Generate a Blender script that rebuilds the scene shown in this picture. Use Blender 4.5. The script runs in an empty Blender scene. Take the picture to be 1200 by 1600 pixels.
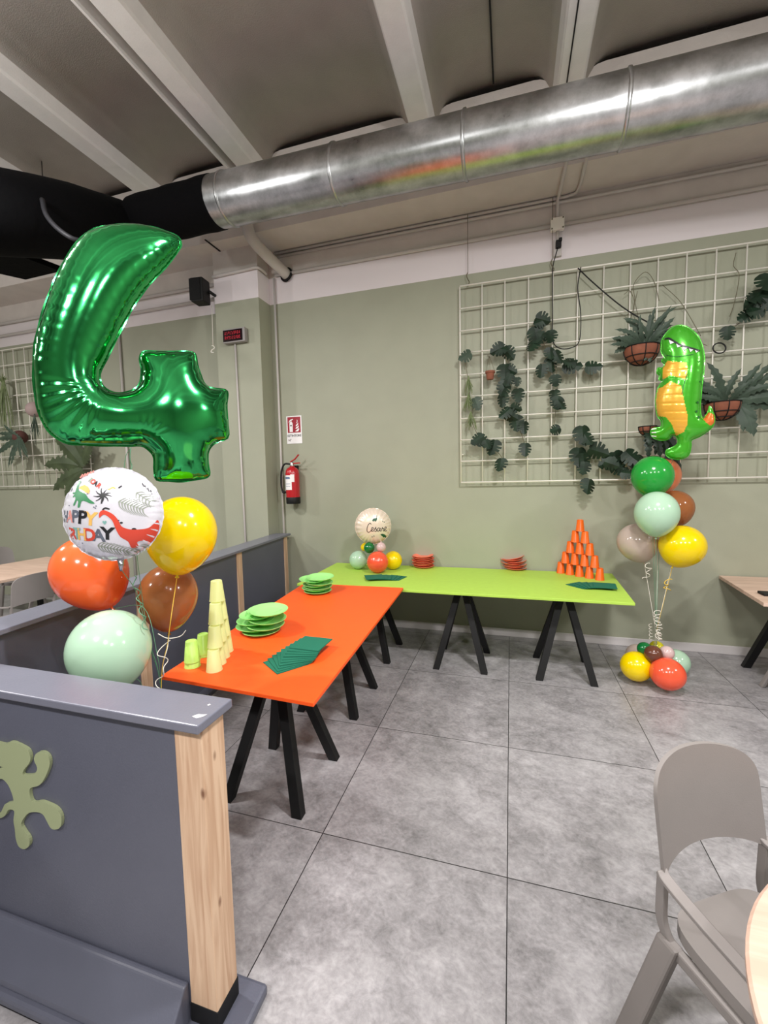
import bpy, bmesh, math, random
import numpy as np
from mathutils import Vector, Matrix
random.seed(7)
SC = bpy.context.scene
COL = SC.collection
PI = math.pi

# ------------------------------------------------------------------ camera
EYE = 1.75
FPX, YAW, PITCH, ROLL = 660.0, -.2918, -.0788, -.0215
_cy, _sy, _cp, _sp = math.cos(YAW), math.sin(YAW), math.cos(PITCH), math.sin(PITCH)
FW = Vector((_sy*_cp, _cy*_cp, _sp)); _r = Vector((_cy, -_sy, 0)); _u = _r.cross(FW)
RT = math.cos(ROLL)*_r + math.sin(ROLL)*_u
UP = -math.sin(ROLL)*_r + math.cos(ROLL)*_u
CAM = Vector((0, 0, EYE))
cd = bpy.data.cameras.new('camera'); cam = bpy.data.objects.new('camera', cd); COL.objects.link(cam)
cam.matrix_world = Matrix((( RT.x, UP.x, -FW.x, CAM.x), (RT.y, UP.y, -FW.y, CAM.y), (RT.z, UP.z, -FW.z, CAM.z), (0, 0, 0, 1)))
cd.sensor_fit = 'HORIZONTAL'; cd.sensor_width = 36; cd.lens = FPX/1200*36; cd.clip_start = .02
SC.camera = cam
SC.view_settings.view_transform = 'Standard'; SC.view_settings.look = 'None'
SC.view_settings.gamma = 1; SC.view_settings.use_curve_mapping = False
SC.view_settings.exposure = 0.34

# ------------------------------------------------------------------ world, lamps and added ceiling fill
W = bpy.data.worlds.new('hall_light'); SC.world = W; W.use_nodes = True
bg = W.node_tree.nodes['Background']; bg.inputs[0].default_value = (.93, .94, 1, 1); bg.inputs[1].default_value = .42
LAMPS = [(.8, 1.5, 4.05, 84), (-3.3, 1.3, 4.05, 75), (4.9, 1.5, 4.05, 75), (-1.3, -1.6, 4.05, 75), (.9, -1.7, 4.05, 75), (3.0, -1.6, 4.05, 60), (-6.6, 1.5, 4.05, 85), (-4.6, -1.6, 4.05, 60)]
for x, y, z, p in LAMPS:
    l = bpy.data.lights.new('ceiling_lamp', 'AREA'); l.shape = 'RECTANGLE'; l.size = .5; l.size_y = .12; l.energy = p*.95
    l.color = (1, .975, .965)
    o = bpy.data.objects.new('ceiling_lamp', l); COL.objects.link(o); o.location = (x, y, z)
    l2 = bpy.data.lights.new('ceiling_fill', 'POINT'); l2.shadow_soft_size = .06; l2.energy = p*.60; l2.color = (1, .98, .97)  # extra point light added under each lamp to brighten the ceiling
    o = bpy.data.objects.new('ceiling_fill', l2); COL.objects.link(o); o.location = (x, y, z-.15)

# ------------------------------------------------------------------ helpers
def ray(x, y): return FW + (x-600)/FPX*RT - (y-800)/FPX*UP
def at(x, y, X=None, Y=None, Z=None, D=None):
    """world point seen at photo pixel x,y lying on the plane X=, Y=, Z= or at depth D"""
    d = ray(x, y)
    s = X/d.x if X is not None else Y/d.y if Y is not None else (Z-EYE)/d.z if Z is not None else D
    return CAM + s*d
def S(c):
    return tuple((v/255/12.92 if v/255 <= .04045 else ((v/255+.055)/1.055)**2.4) for v in c)

MATS = {}
def mat(name, rgb, rough=.5, metal=0.0, noise=0, nscale=8, bump=0, bscale=60, transl=0, coat=0, alpha=1, ior=1.45, emit=0, stretch=None, spec=.5, trans=0):
    if name in MATS: return MATS[name]
    m = bpy.data.materials.new(name); m.use_nodes = True; nt = m.node_tree; N = nt.nodes; L = nt.links
    b = N['Principled BSDF']; c = S(rgb)
    b.inputs['Base Color'].default_value = (*c, 1); b.inputs['Roughness'].default_value = rough
    b.inputs['Metallic'].default_value = metal; b.inputs['IOR'].default_value = ior
    b.inputs['Specular IOR Level'].default_value = spec
    if coat: b.inputs['Coat Weight'].default_value = coat; b.inputs['Coat Roughness'].default_value = .06
    if trans: b.inputs['Transmission Weight'].default_value = trans
    if alpha < 1: b.inputs['Alpha'].default_value = alpha
    if emit: b.inputs['Emission Color'].default_value = (*c, 1); b.inputs['Emission Strength'].default_value = emit
    tc = N.new('ShaderNodeTexCoord'); co = tc.outputs['Object']
    if stretch:
        mp = N.new('ShaderNodeMapping'); mp.inputs['Scale'].default_value = stretch; L.new(co, mp.inputs[0]); co = mp.outputs[0]
    if noise:
        n = N.new('ShaderNodeTexNoise'); n.inputs['Scale'].default_value = nscale; n.inputs['Detail'].default_value = 5
        L.new(co, n.inputs['Vector'])
        r = N.new('ShaderNodeValToRGB'); r.color_ramp.elements[0].position = .3; r.color_ramp.elements[1].position = .7
        r.color_ramp.elements[0].color = (*[v*(1-noise) for v in c], 1); r.color_ramp.elements[1].color = (*[min(1, v*(1+noise)) for v in c], 1)
        L.new(n.outputs['Fac'], r.inputs[0]); L.new(r.outputs[0], b.inputs['Base Color'])
    if bump:
        n2 = N.new('ShaderNodeTexNoise'); n2.inputs['Scale'].default_value = bscale; n2.inputs['Detail'].default_value = 3
        L.new(co, n2.inputs['Vector'])
        bp = N.new('ShaderNodeBump'); bp.inputs['Strength'].default_value = bump; bp.inputs['Distance'].default_value = .01
        L.new(n2.outputs['Fac'], bp.inputs['Height']); L.new(bp.outputs[0], b.inputs['Normal'])
    if transl:
        t = N.new('ShaderNodeBsdfTranslucent'); t.inputs[0].default_value = (*c, 1)
        mx = N.new('ShaderNodeMixShader'); mx.inputs[0].default_value = transl
        L.new(b.outputs[0], mx.inputs[1]); L.new(t.outputs[0], mx.inputs[2]); L.new(mx.outputs[0], N['Material Output'].inputs[0])
    MATS[name] = m; return m

def link(name, me, mats, parent=None, smooth=True):
    if not isinstance(mats, (list, tuple)): mats = [mats]
    for m in mats: me.materials.append(m)
    if smooth:
        for p in me.polygons: p.use_smooth = True
    o = bpy.data.objects.new(name, me); COL.objects.link(o)
    if parent is not None: o.parent = parent
    return o
def obj(name, bm, mats, parent=None, smooth=False, world=False, sharp=None, bevel=0, recalc=True):
    if recalc: bmesh.ops.recalc_face_normals(bm, faces=bm.faces)
    if world and parent is not None:
        p = parent; off = Vector((0, 0, 0))
        while p is not None: off += p.location; p = p.parent
        bmesh.ops.translate(bm, verts=bm.verts, vec=-off)
    me = bpy.data.meshes.new(name); bm.to_mesh(me); bm.free()
    o = link(name, me, mats, parent, smooth)
    if sharp is not None:
        me.set_sharp_from_angle(angle=math.radians(sharp))
    if bevel:
        b = o.modifiers.new('edge', 'BEVEL'); b.width = bevel; b.segments = 2; b.limit_method = 'ANGLE'
    return o
def thing(name, label, cat, loc=(0, 0, 0), group=None, rotz=0):
    o = bpy.data.objects.new(name, None); COL.objects.link(o); o.location = loc; o.rotation_euler = (0, 0, rotz)
    o.empty_display_size = .1
    o['label'] = label; o['category'] = cat
    if group: o['group'] = group
    return o
def tag(o, label, cat, group=None):
    o['label'] = label; o['category'] = cat
    if group: o['group'] = group
    return o
def struct(o): o['kind'] = 'structure'; return o
def copy_tree(o, parent=None):
    c = o.copy(); COL.objects.link(c); c.parent = parent
    for ch in [k for k in COL.objects if k.parent == o]: copy_tree(ch, c)
    return c

def BM(): return bmesh.new()
def box(bm, c, s, rot=None, mi=0):
    M = Matrix.Translation(c)
    if rot is not None: M = M @ (rot.to_4x4() if hasattr(rot, 'to_4x4') else Matrix.Rotation(rot, 4, 'Z'))
    r = bmesh.ops.create_cube(bm, size=1, matrix=M @ Matrix.Diagonal((*s, 1)))
    for v in r['verts']:
        for f in v.link_faces: f.material_index = mi
def bx(bm, x0, x1, y0, y1, z0, z1, mi=0): box(bm, ((x0+x1)/2, (y0+y1)/2, (z0+z1)/2), (abs(x1-x0), abs(y1-y0), abs(z1-z0)), mi=mi)
def hexa(bm, P, mi=0):
    v = [bm.verts.new(p) for p in P]
    for f in ((0, 1, 2, 3), (7, 6, 5, 4), (0, 4, 5, 1), (1, 5, 6, 2), (2, 6, 7, 3), (3, 7, 4, 0)):
        bm.faces.new([v[i] for i in f]).material_index = mi
def beam(bm, a, b, w, d, up=Vector((0, 0, 1)), mi=0):
    a, b = Vector(a), Vector(b); t = (b-a).normalized(); up = Vector(up)
    s = t.cross(up)
    if s.length < 1e-4: s = t.cross(Vector((0, 1, 0)))
    s.normalize(); n = s.cross(t).normalized()
    c = [(-w/2, -d/2), (w/2, -d/2), (w/2, d/2), (-w/2, d/2)]
    hexa(bm, [a+s*x+n*y for x, y in c] + [b+s*x+n*y for x, y in c], mi)
def flatleg(bm, a, b, wx, wy, mi=0):
    """slanted leg with horizontal ends: same rectangle at both heights"""
    a, b = Vector(a), Vector(b)
    c = [(-wx/2, -wy/2), (wx/2, -wy/2), (wx/2, wy/2), (-wx/2, wy/2)]
    hexa(bm, [a+Vector((x, y, 0)) for x, y in c] + [b+Vector((x, y, 0)) for x, y in c], mi)
def smoothpts(P, n=6, closed=False):
    P = [Vector(p) for p in P]; out = []; m = len(P)
    rng = range(m if closed else m-1)
    for i in rng:
        p1, p2 = P[i], P[(i+1) % m]
        p0 = P[(i-1) % m] if closed or i > 0 else p1+(p1-p2)
        p3 = P[(i+2) % m] if closed or i+2 < m else p2+(p2-p1)
        for k in range(n):
            t = k/n
            out.append(.5*((2*p1)+(-p0+p2)*t+(2*p0-5*p1+4*p2-p3)*t*t+(-p0+3*p1-3*p2+p3)*t**3))
    if not closed: out.append(P[-1])
    return out
def tube(bm, P, r, seg=8, closed=False, mi=0, cap=True):
    P = [Vector(p) for p in P]; n = len(P); rings = []
    R = r if isinstance(r, (list, tuple)) else [r]*n
    t0 = (P[1]-P[0]).normalized(); ref = Vector((0, 0, 1)) if abs(t0.z) < .9 else Vector((1, 0, 0))
    a = t0.cross(ref).normalized()
    for i in range(n):
        t = ((P[(i+1) % n]-P[i-1]) if closed else (P[min(i+1, n-1)]-P[max(i-1, 0)]))
        if t.length < 1e-9: t = t0
        t.normalize()
        a = (a - t*a.dot(t))
        if a.length < 1e-6: a = t.cross(Vector((.3, .5, .8)))
        a.normalize(); b = t.cross(a)
        rings.append([bm.verts.new(P[i]+R[i]*(math.cos(2*PI*k/seg)*a+math.sin(2*PI*k/seg)*b)) for k in range(seg)])
    for i in range(n if closed else n-1):
        A, B = rings[i], rings[(i+1) % n]
        for k in range(seg):
            f = bm.faces.new((A[k], A[(k+1) % seg], B[(k+1) % seg], B[k])); f.material_index = mi; f.smooth = True
    if cap and not closed:
        bm.faces.new(list(reversed(rings[0]))).material_index = mi; bm.faces.new(rings[-1]).material_index = mi
def lathe(bm, prof, seg=32, M=Matrix.Identity(4), mi=0, wob=None):
    rings = []
    for r, z in prof:
        if r < 1e-6: rings.append([bm.verts.new(M @ Vector((0, 0, z)))])
        else: rings.append([bm.verts.new(M @ Vector((r*math.cos(2*PI*k/seg), r*math.sin(2*PI*k/seg), z + (wob(r, 2*PI*k/seg) if wob else 0)))) for k in range(seg)])
    for A, B in zip(rings, rings[1:]):
        for k in range(seg):
            a = [A[0]] if len(A) == 1 else [A[k], A[(k+1) % seg]]
            b = [B[0]] if len(B) == 1 else [B[(k+1) % seg], B[k]]
            if len(a)+len(b) >= 3:
                f = bm.faces.new(a+b); f.material_index = mi; f.smooth = True
def prism(bm, pts, fn, mi=0):
    """closed 2D outline (u,v) -> fn(u,v,side) with side 0/1"""
    a = [bm.verts.new(fn(u, v, 0)) for u, v in pts]; b = [bm.verts.new(fn(u, v, 1)) for u, v in pts]
    bm.faces.new(a).material_index = mi; bm.faces.new(list(reversed(b))).material_index = mi
    n = len(pts)
    for i in range(n): bm.faces.new((a[i], b[i], b[(i+1) % n], a[(i+1) % n])).material_index = mi

# ---- grid mesher for outlined sheets and inflated foil
def inside(poly, X, Y):
    c = np.zeros(X.shape, bool); n = len(poly)
    for i in range(n):
        x1, y1 = poly[i]; x2, y2 = poly[i-1]
        k = ((y1 > Y) != (y2 > Y)) & (X < (x2-x1)*(Y-y1)/(y2-y1+1e-12)+x1); c ^= k
    return c
def gridmesh(poly, res):
    poly = [tuple(p)[:2] for p in poly]; A = np.array(poly)
    x0, y0 = A.min(0)-res*1.5; x1, y1 = A.max(0)+res*1.5
    nx, ny = int((x1-x0)/res)+1, int((y1-y0)/res)+1
    cx, cy = np.meshgrid(x0+(np.arange(nx)+.5)*res, y0+(np.arange(ny)+.5)*res)
    mask = inside(poly, cx, cy)
    # vertices used
    vid = -np.ones((ny+1, nx+1), int); faces = []
    used = np.zeros((ny+1, nx+1), bool)
    for dy in (0, 1):
        for dx in (0, 1): used[dy:ny+dy, dx:nx+dx] |= mask
    idx = np.argwhere(used); vid[used] = np.arange(len(idx))
    V = np.stack([x0+idx[:, 1]*res, y0+idx[:, 0]*res], 1)
    full = np.ones((ny+1, nx+1), bool)
    cnt = np.zeros((ny+1, nx+1), int)
    for dy in (0, 1):
        for dx in (0, 1): cnt[dy:ny+dy, dx:nx+dx] += mask
    bnd = (cnt[used] < 4)
    for j, i in np.argwhere(mask): faces.append((vid[j, i], vid[j, i+1], vid[j+1, i+1], vid[j+1, i]))
    # distance to outline and arclength
    P = A; Q = np.roll(A, -1, 0); seg = Q-P; L = np.sqrt((seg**2).sum(1)); cum = np.concatenate([[0], np.cumsum(L)[:-1]])
    best = np.full(len(V), 1e9); s = np.zeros(len(V)); near = V.copy()
    for k in range(len(P)):
        if L[k] < 1e-9: continue
        t = np.clip(((V-P[k])@seg[k])/L[k]**2, 0, 1); c = P[k]+t[:, None]*seg[k]; d = np.sqrt(((V-c)**2).sum(1))
        m = d < best; best[m] = d[m]; s[m] = cum[k]+t[m]*L[k]; near[m] = c[m]
    V[bnd] = near[bnd]; d = best.copy(); d[bnd] = 0
    # poisson height on vertices
    phi = np.zeros((ny+1, nx+1)); inn = used & (cnt == 4)
    om = 1.93
    jj, ii = np.indices(phi.shape); red = ((jj+ii) % 2 == 0)
    for it in range(420):
        for col in (red, ~red):
            nb = np.zeros_like(phi); nb[1:-1, 1:-1] = (phi[:-2, 1:-1]+phi[2:, 1:-1]+phi[1:-1, :-2]+phi[1:-1, 2:]+res*res)/4
            m = inn & col; phi[m] += om*(nb[m]-phi[m])
    return V, faces, bnd, d, s, np.maximum(phi[used], 0)
def foil(name, poly, res, k, parent, frame, mats, amp=.006, freq=55, depth=.05, colour=None, creases=None, kmax=None, seam=.005):
    """inflated foil: outline poly in the (u,v) plane, frame(u,v,w) -> point"""
    V, F, bnd, d, s, phi = gridmesh(poly, res)
    h = k*np.sqrt(2*phi)
    if kmax: h = kmax*np.tanh(h/kmax)
    ph = s*freq*2*PI
    wr = amp*(np.sin(ph)+.5*np.sin(ph*1.71+1))*np.exp(-d/depth)*np.clip(d/.012, 0, 1)
    h = h + wr
    if creases is not None: h = h + creases(V, d, s)
    h[bnd] = 0
    bm = BM(); n = len(V)
    fr = [bm.verts.new(frame(V[i, 0], V[i, 1], max(h[i], 0.0))) for i in range(n)]
    bk = [fr[i] if bnd[i] else bm.verts.new(frame(V[i, 0], V[i, 1], -max(h[i], 0.0))) for i in range(n)]
    for f in F:
        mi = 0
        if colour: c = V[list(f)].mean(0); mi = colour(c[0], c[1])
        try: g = bm.faces.new([fr[i] for i in f]); g.smooth = True; g.material_index = mi
        except ValueError: pass
        try: g = bm.faces.new([bk[i] for i in reversed(f)]); g.smooth = True; g.material_index = mi
        except ValueError: pass
    # flat welded seam running round the outline
    P = [Vector(p[:2]) for p in poly]; m = len(P); inr = []; out = []
    ar = sum(P[i].x*P[(i+1) % m].y-P[(i+1) % m].x*P[i].y for i in range(m)); sg = 1 if ar > 0 else -1
    for i in range(m):
        t = (P[(i+1) % m]-P[i-1]).normalized(); nrm = Vector((t.y, -t.x))*sg
        w = seam*(1+.3*math.sin(i*1.3))
        inr.append(bm.verts.new(frame(*(P[i]-nrm*.004), 0))); out.append(bm.verts.new(frame(*(P[i]+nrm*w), .0015*math.sin(i*.45))))
    for i in range(m): bm.faces.new((inr[i], out[i], out[(i+1) % m], inr[(i+1) % m]))
    o = obj(name, bm, mats, parent, smooth=True, world=True)
    md = o.modifiers.new('soften', 'SMOOTH'); md.factor = .5; md.iterations = 2
    return o
def sheet(bm, poly, res, fn, th, mi=0):
    """outlined sheet mapped by fn(u,v,w), thickness th"""
    V, F, bnd, d, s, phi = gridmesh(poly, res); n = len(V)
    a = [bm.verts.new(fn(V[i, 0], V[i, 1], th/2)) for i in range(n)]; b = [bm.verts.new(fn(V[i, 0], V[i, 1], -th/2)) for i in range(n)]
    ec = {}
    for f in F:
        g = bm.faces.new([a[i] for i in f]); g.material_index = mi; g.smooth = True
        g = bm.faces.new([b[i] for i in reversed(f)]); g.material_index = mi; g.smooth = True
        for k in range(4):
            e = (f[k], f[(k+1) % 4]); ec[e] = 1
    for (i, j) in list(ec):
        if (j, i) not in ec: bm.faces.new((a[j], a[i], b[i], b[j])).material_index = mi
def text_faces(s, bold=0.0):
    c = bpy.data.curves.new('lettering', 'FONT'); c.body = s; c.size = 1; c.offset = bold; c.resolution_u = 3
    c.align_x = 'CENTER'; c.align_y = 'CENTER'
    o = bpy.data.objects.new('lettering', c); COL.objects.link(o); bpy.context.view_layer.update()
    me = bpy.data.meshes.new_from_object(o); V = [v.co.copy() for v in me.vertices]; F = [tuple(p.vertices) for p in me.polygons]
    bpy.data.objects.remove(o); bpy.data.curves.remove(c); bpy.data.meshes.remove(me)
    return V, F
def put_text(bm, s, cx, cy, h, fn, rot=0, sx=1, mi=0, bold=.0):
    V, F = text_faces(s, bold); c, n = math.cos(rot), math.sin(rot)
    vs = []
    for v in V:
        x, y = v.x*h*1.38*sx, v.y*h*1.38
        vs.append(bm.verts.new(fn(cx+x*c-y*n, cy+x*n+y*c)))
    for f in F:
        try: bm.faces.new([vs[i] for i in f]).material_index = mi
        except ValueError: pass
def put_poly(bm, pts, fn, mi=0):
    vs = [bm.verts.new(fn(*p[:2])) for p in pts]
    es = [bm.edges.new((vs[i], vs[(i+1) % len(vs)])) for i in range(len(vs))]
    r = bmesh.ops.triangle_fill(bm, use_beauty=True, edges=es)
    for f in r['geom']:
        if isinstance(f, bmesh.types.BMFace): f.material_index = mi
def put_stroke(bm, pts, w, fn, mi=0, n=5, taper=False):
    P = smoothpts([Vector((p[0], p[1], 0)) for p in pts], n); m = len(P); A = []; B = []
    for i in range(m):
        t = (P[min(i+1, m-1)]-P[max(i-1, 0)]); t = t.normalized() if t.length > 1e-9 else Vector((1, 0, 0))
        ww = w*(1-.8*i/(m-1)) if taper else w
        A.append(bm.verts.new(fn(P[i].x-t.y*ww/2, P[i].y+t.x*ww/2))); B.append(bm.verts.new(fn(P[i].x+t.y*ww/2, P[i].y-t.x*ww/2)))
    for i in range(m-1): bm.faces.new((A[i], A[i+1], B[i+1], B[i])).material_index = mi
def facing(P0, yaw_off=0.0, tilt=0.0):
    """upright plane through P0 turned to the viewer's side of the room; returns frame(u,v,w) and a pixel->(u,v) function"""
    n = Vector((-P0.x, -P0.y, 0)).normalized(); n.rotate(Matrix.Rotation(yaw_off, 3, 'Z'))
    u = Vector((0, 0, 1)).cross(n).normalized(); v = Vector((0, 0, 1))
    R = Matrix.Rotation(tilt, 3, u); n = R @ n; v = R @ v
    def frame(a, b, w=0.0): return P0 + u*a + v*b + n*w
    def px(x, y):
        d = ray(x, y); s = (P0-CAM).dot(n)/d.dot(n); q = CAM+s*d-P0
        return (q.dot(u), q.dot(v))
    return frame, px, u, v, n

# ------------------------------------------------------------------ materials
M_wall = mat('sage_green_paint', (158, 160, 141), .55, bump=.08, bscale=90, noise=.03, nscale=3)
M_band = mat('white_paint', (226, 218, 220), .6, bump=.05, bscale=60)
M_upper = mat('upper_beige', (204, 196, 190), .75, bump=.15, bscale=45, noise=.05, nscale=5)  # beige tone above the white band, shared by beam and pillar top
M_ceil = mat('grey_plaster_ceiling', (188, 182, 177), .85, bump=.25, bscale=120, noise=.06, nscale=4)
M_rib = mat('painted_concrete_rib', (214, 210, 207), .7, bump=.1, bscale=70, noise=.04)
M_dark = mat('dark_gap', (22, 20, 20), .9)
M_base = mat('pale_baseboard', (205, 200, 200), .4)
M_black = mat('black_steel', (6, 6, 7), .6)
M_blackfab = mat('black_textile', (5, 5, 7), .9, bump=.3, bscale=20, spec=.15)
M_orange = mat('orange_tablecloth', (255, 92, 30), .5, bump=.06, bscale=30, noise=.03, nscale=20)
M_lime = mat('lime_tablecloth', (176, 212, 84), .55, bump=.06, bscale=30, noise=.03, nscale=20)
M_grey = mat('slate_grey_lacquer', (88, 90, 103), .38, bump=.08, bscale=150, noise=.03, nscale=6)
M_greyrail = mat('slate_grey_rail', (112, 113, 126), .3, bump=.05, bscale=100, noise=.03, nscale=9)
M_white = mat('white_enamel', (236, 232, 222), .35)
M_pvc = mat('grey_pvc', (196, 190, 186), .45)
M_chair = mat('taupe_plastic', (134, 128, 125), .5, bump=.06, bscale=300, noise=.02)
M_teal = mat('dark_teal_plastic', (64, 88, 84), .5)
M_green = mat('emerald_foil', (64, 186, 106), .11, 1.0, bump=.05, bscale=7)
M_terra = mat('terracotta', (132, 78, 58), .8, noise=.15, nscale=20)
M_leaf = mat('monstera_leaf', (28, 48, 32), .5, noise=.45, nscale=12, transl=.1)
M_leafp = mat('pale_fern', (122, 136, 92), .6, noise=.2, nscale=20, transl=.15)
M_leafg = mat('grey_green_leaf', (62, 78, 64), .55, noise=.2, nscale=15, transl=.1)
M_stem = mat('dry_stem', (104, 98, 78), .7)

def floor_mat():
    m = bpy.data.materials.new('grey_stone_tile'); m.use_nodes = True; nt = m.node_tree; N = nt.nodes; L = nt.links
    b = N['Principled BSDF']; tc = N.new('ShaderNodeTexCoord'); sp = N.new('ShaderNodeSeparateXYZ'); L.new(tc.outputs['Object'], sp.inputs[0])
    def math_(op, a, c=None, c2=None):
        n = N.new('ShaderNodeMath'); n.operation = op
        for i, v in enumerate((a, c, c2)):
            if v is None: continue
            if isinstance(v, (int, float)): n.inputs[i].default_value = v
            else: L.new(v, n.inputs[i])
        return n.outputs[0]
    cells = []; ds = []
    for ax, off, size in ((0, -.010, .8800), (1, 1.787, .9270)):
        t = math_('DIVIDE', math_('SUBTRACT', sp.outputs[ax], off), size)
        cells.append(math_('FLOOR', t)); fr = math_('SUBTRACT', t, math_('FLOOR', t))
        ds.append(math_('MULTIPLY', math_('MINIMUM', fr, math_('SUBTRACT', 1.0, fr)), size))
    dmin = math_('MINIMUM', ds[0], ds[1]); grout = math_('LESS_THAN', dmin, .0022)
    cv = N.new('ShaderNodeCombineXYZ'); L.new(cells[0], cv.inputs[0]); L.new(cells[1], cv.inputs[1])
    wn = N.new('ShaderNodeTexWhiteNoise'); wn.noise_dimensions = '2D'; L.new(cv.outputs[0], wn.inputs['Vector'])
    add = N.new('ShaderNodeVectorMath'); add.operation = 'MULTIPLY_ADD'; L.new(wn.outputs['Color'], add.inputs[0]); add.inputs[1].default_value = (9, 9, 9); L.new(tc.outputs['Object'], add.inputs[2])
    mp = N.new('ShaderNodeMapping'); mp.inputs['Scale'].default_value = (1, 1.2, 1); mp.inputs['Rotation'].default_value = (0, 0, .5); L.new(add.outputs[0], mp.inputs[0])
    n1 = N.new('ShaderNodeTexNoise'); n1.inputs['Scale'].default_value = 2.6; n1.inputs['Detail'].default_value = 9; n1.inputs['Roughness'].default_value = .68; n1.inputs['Distortion'].default_value = .5; L.new(mp.outputs[0], n1.inputs['Vector'])
    n2 = N.new('ShaderNodeTexNoise'); n2.inputs['Scale'].default_value = 14; n2.inputs['Detail'].default_value = 8; n2.inputs['Roughness'].default_value = .75; n2.inputs['Distortion'].default_value = .5; L.new(mp.outputs[0], n2.inputs['Vector'])
    n4 = N.new('ShaderNodeTexNoise'); n4.inputs['Scale'].default_value = 55; n4.inputs['Detail'].default_value = 4; L.new(mp.outputs[0], n4.inputs['Vector'])
    mixf = math_('ADD', math_('ADD', math_('MULTIPLY', n1.outputs['Fac'], .42), math_('MULTIPLY', n2.outputs['Fac'], .42)), math_('MULTIPLY', n4.outputs['Fac'], .16))
    r = N.new('ShaderNodeValToRGB'); e = r.color_ramp.elements
    e[0].position = .37; e[0].color = (*S((112, 110, 111)), 1); e[1].position = .64; e[1].color = (*S((180, 177, 179)), 1)
    x = e.new(.5); x.color = (*S((150, 147, 149)), 1); L.new(mixf, r.inputs[0])
    mx = N.new('ShaderNodeMix'); mx.data_type = 'RGBA'; L.new(grout, mx.inputs['Factor']); L.new(r.outputs[0], mx.inputs['A']); mx.inputs['B'].default_value = (*S((40, 38, 40)), 1)
    L.new(mx.outputs['Result'], b.inputs['Base Color'])
    L.new(math_('MULTIPLY_ADD', n2.outputs['Fac'], .25, .24), b.inputs['Roughness'])
    bp = N.new('ShaderNodeBump'); bp.inputs['Strength'].default_value = .15; bp.inputs['Distance'].default_value = .004; L.new(mixf, bp.inputs['Height']); L.new(bp.outputs[0], b.inputs['Normal'])
    return m
def wood_mat(name, light, dark, axis=2, knots=True, scale=1.0):
    m = bpy.data.materials.new(name); m.use_nodes = True; N = m.node_tree.nodes; L = m.node_tree.links
    b = N['Principled BSDF']; b.inputs['Roughness'].default_value = .5; tc = N.new('ShaderNodeTexCoord')
    mp = N.new('ShaderNodeMapping'); s = [14*scale]*3; s[axis] = 1.0*scale; mp.inputs['Scale'].default_value = s; L.new(tc.outputs['Object'], mp.inputs[0])
    n = N.new('ShaderNodeTexNoise'); n.inputs['Scale'].default_value = 2.2; n.inputs['Detail'].default_value = 5; n.inputs['Distortion'].default_value = 1.2; L.new(mp.outputs[0], n.inputs['Vector'])
    r = N.new('ShaderNodeValToRGB'); e = r.color_ramp.elements; e[0].position = .35; e[0].color = (*S(dark), 1); e[1].position = .62; e[1].color = (*S(light), 1)
    L.new(n.outputs['Fac'], r.inputs[0]); out = r.outputs[0]
    if knots:
        mk = N.new('ShaderNodeMapping'); sk = [11, 11, 11]; sk[axis] = 5.0; mk.inputs['Scale'].default_value = sk; L.new(tc.outputs['Object'], mk.inputs[0])
        v = N.new('ShaderNodeTexVoronoi'); v.inputs['Scale'].default_value = 1.0; L.new(mk.outputs[0], v.inputs['Vector'])
        rk = N.new('ShaderNodeValToRGB'); ek = rk.color_ramp.elements; ek[0].position = .04; ek[0].color = (1, 1, 1, 1); ek[1].position = .115; ek[1].color = (0, 0, 0, 1)
        L.new(v.outputs['Distance'], rk.inputs[0])
        mx = N.new('ShaderNodeMix'); mx.data_type = 'RGBA'; L.new(rk.outputs[0], mx.inputs['Factor']); L.new(out, mx.inputs['A']); mx.inputs['B'].default_value = (*S((122, 84, 60)), 1); out = mx.outputs['Result']
    L.new(out, b.inputs['Base Color']); return m
M_floor = floor_mat()
M_pine = wood_mat('knotty_pine', (216, 184, 154), (190, 152, 122))
M_ply = wood_mat('pale_oak_board', (214, 186, 167), (196, 167, 148), axis=0, knots=False, scale=.8)
def duct_mat():
    m = bpy.data.materials.new('galvanised_steel'); m.use_nodes = True; N = m.node_tree.nodes; L = m.node_tree.links
    b = N['Principled BSDF']; b.inputs['Metallic'].default_value = 1; tc = N.new('ShaderNodeTexCoord')
    n = N.new('ShaderNodeTexNoise'); n.inputs['Scale'].default_value = 5; n.inputs['Detail'].default_value = 8; n.inputs['Roughness'].default_value = .7; L.new(tc.outputs['Object'], n.inputs['Vector'])
    r = N.new('ShaderNodeValToRGB'); e = r.color_ramp.elements; e[0].position = .3; e[0].color = (*S((150, 152, 152)), 1); e[1].position = .65; e[1].color = (*S((205, 206, 208)), 1)
    L.new(n.outputs['Fac'], r.inputs[0]); L.new(r.outputs[0], b.inputs['Base Color'])
    mr = N.new('ShaderNodeMapRange'); mr.inputs['To Min'].default_value = .2; mr.inputs['To Max'].default_value = .42; L.new(n.outputs['Fac'], mr.inputs[0]); L.new(mr.outputs[0], b.inputs['Roughness'])
    bp = N.new('ShaderNodeBump'); bp.inputs['Strength'].default_value = .2; bp.inputs['Distance'].default_value = .01; n3 = N.new('ShaderNodeTexNoise'); n3.inputs['Scale'].default_value = 3.5; L.new(tc.outputs['Object'], n3.inputs['Vector']); L.new(n3.outputs['Fac'], bp.inputs['Height']); L.new(bp.outputs[0], b.inputs['Normal'])
    return m
M_duct = duct_mat()

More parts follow.
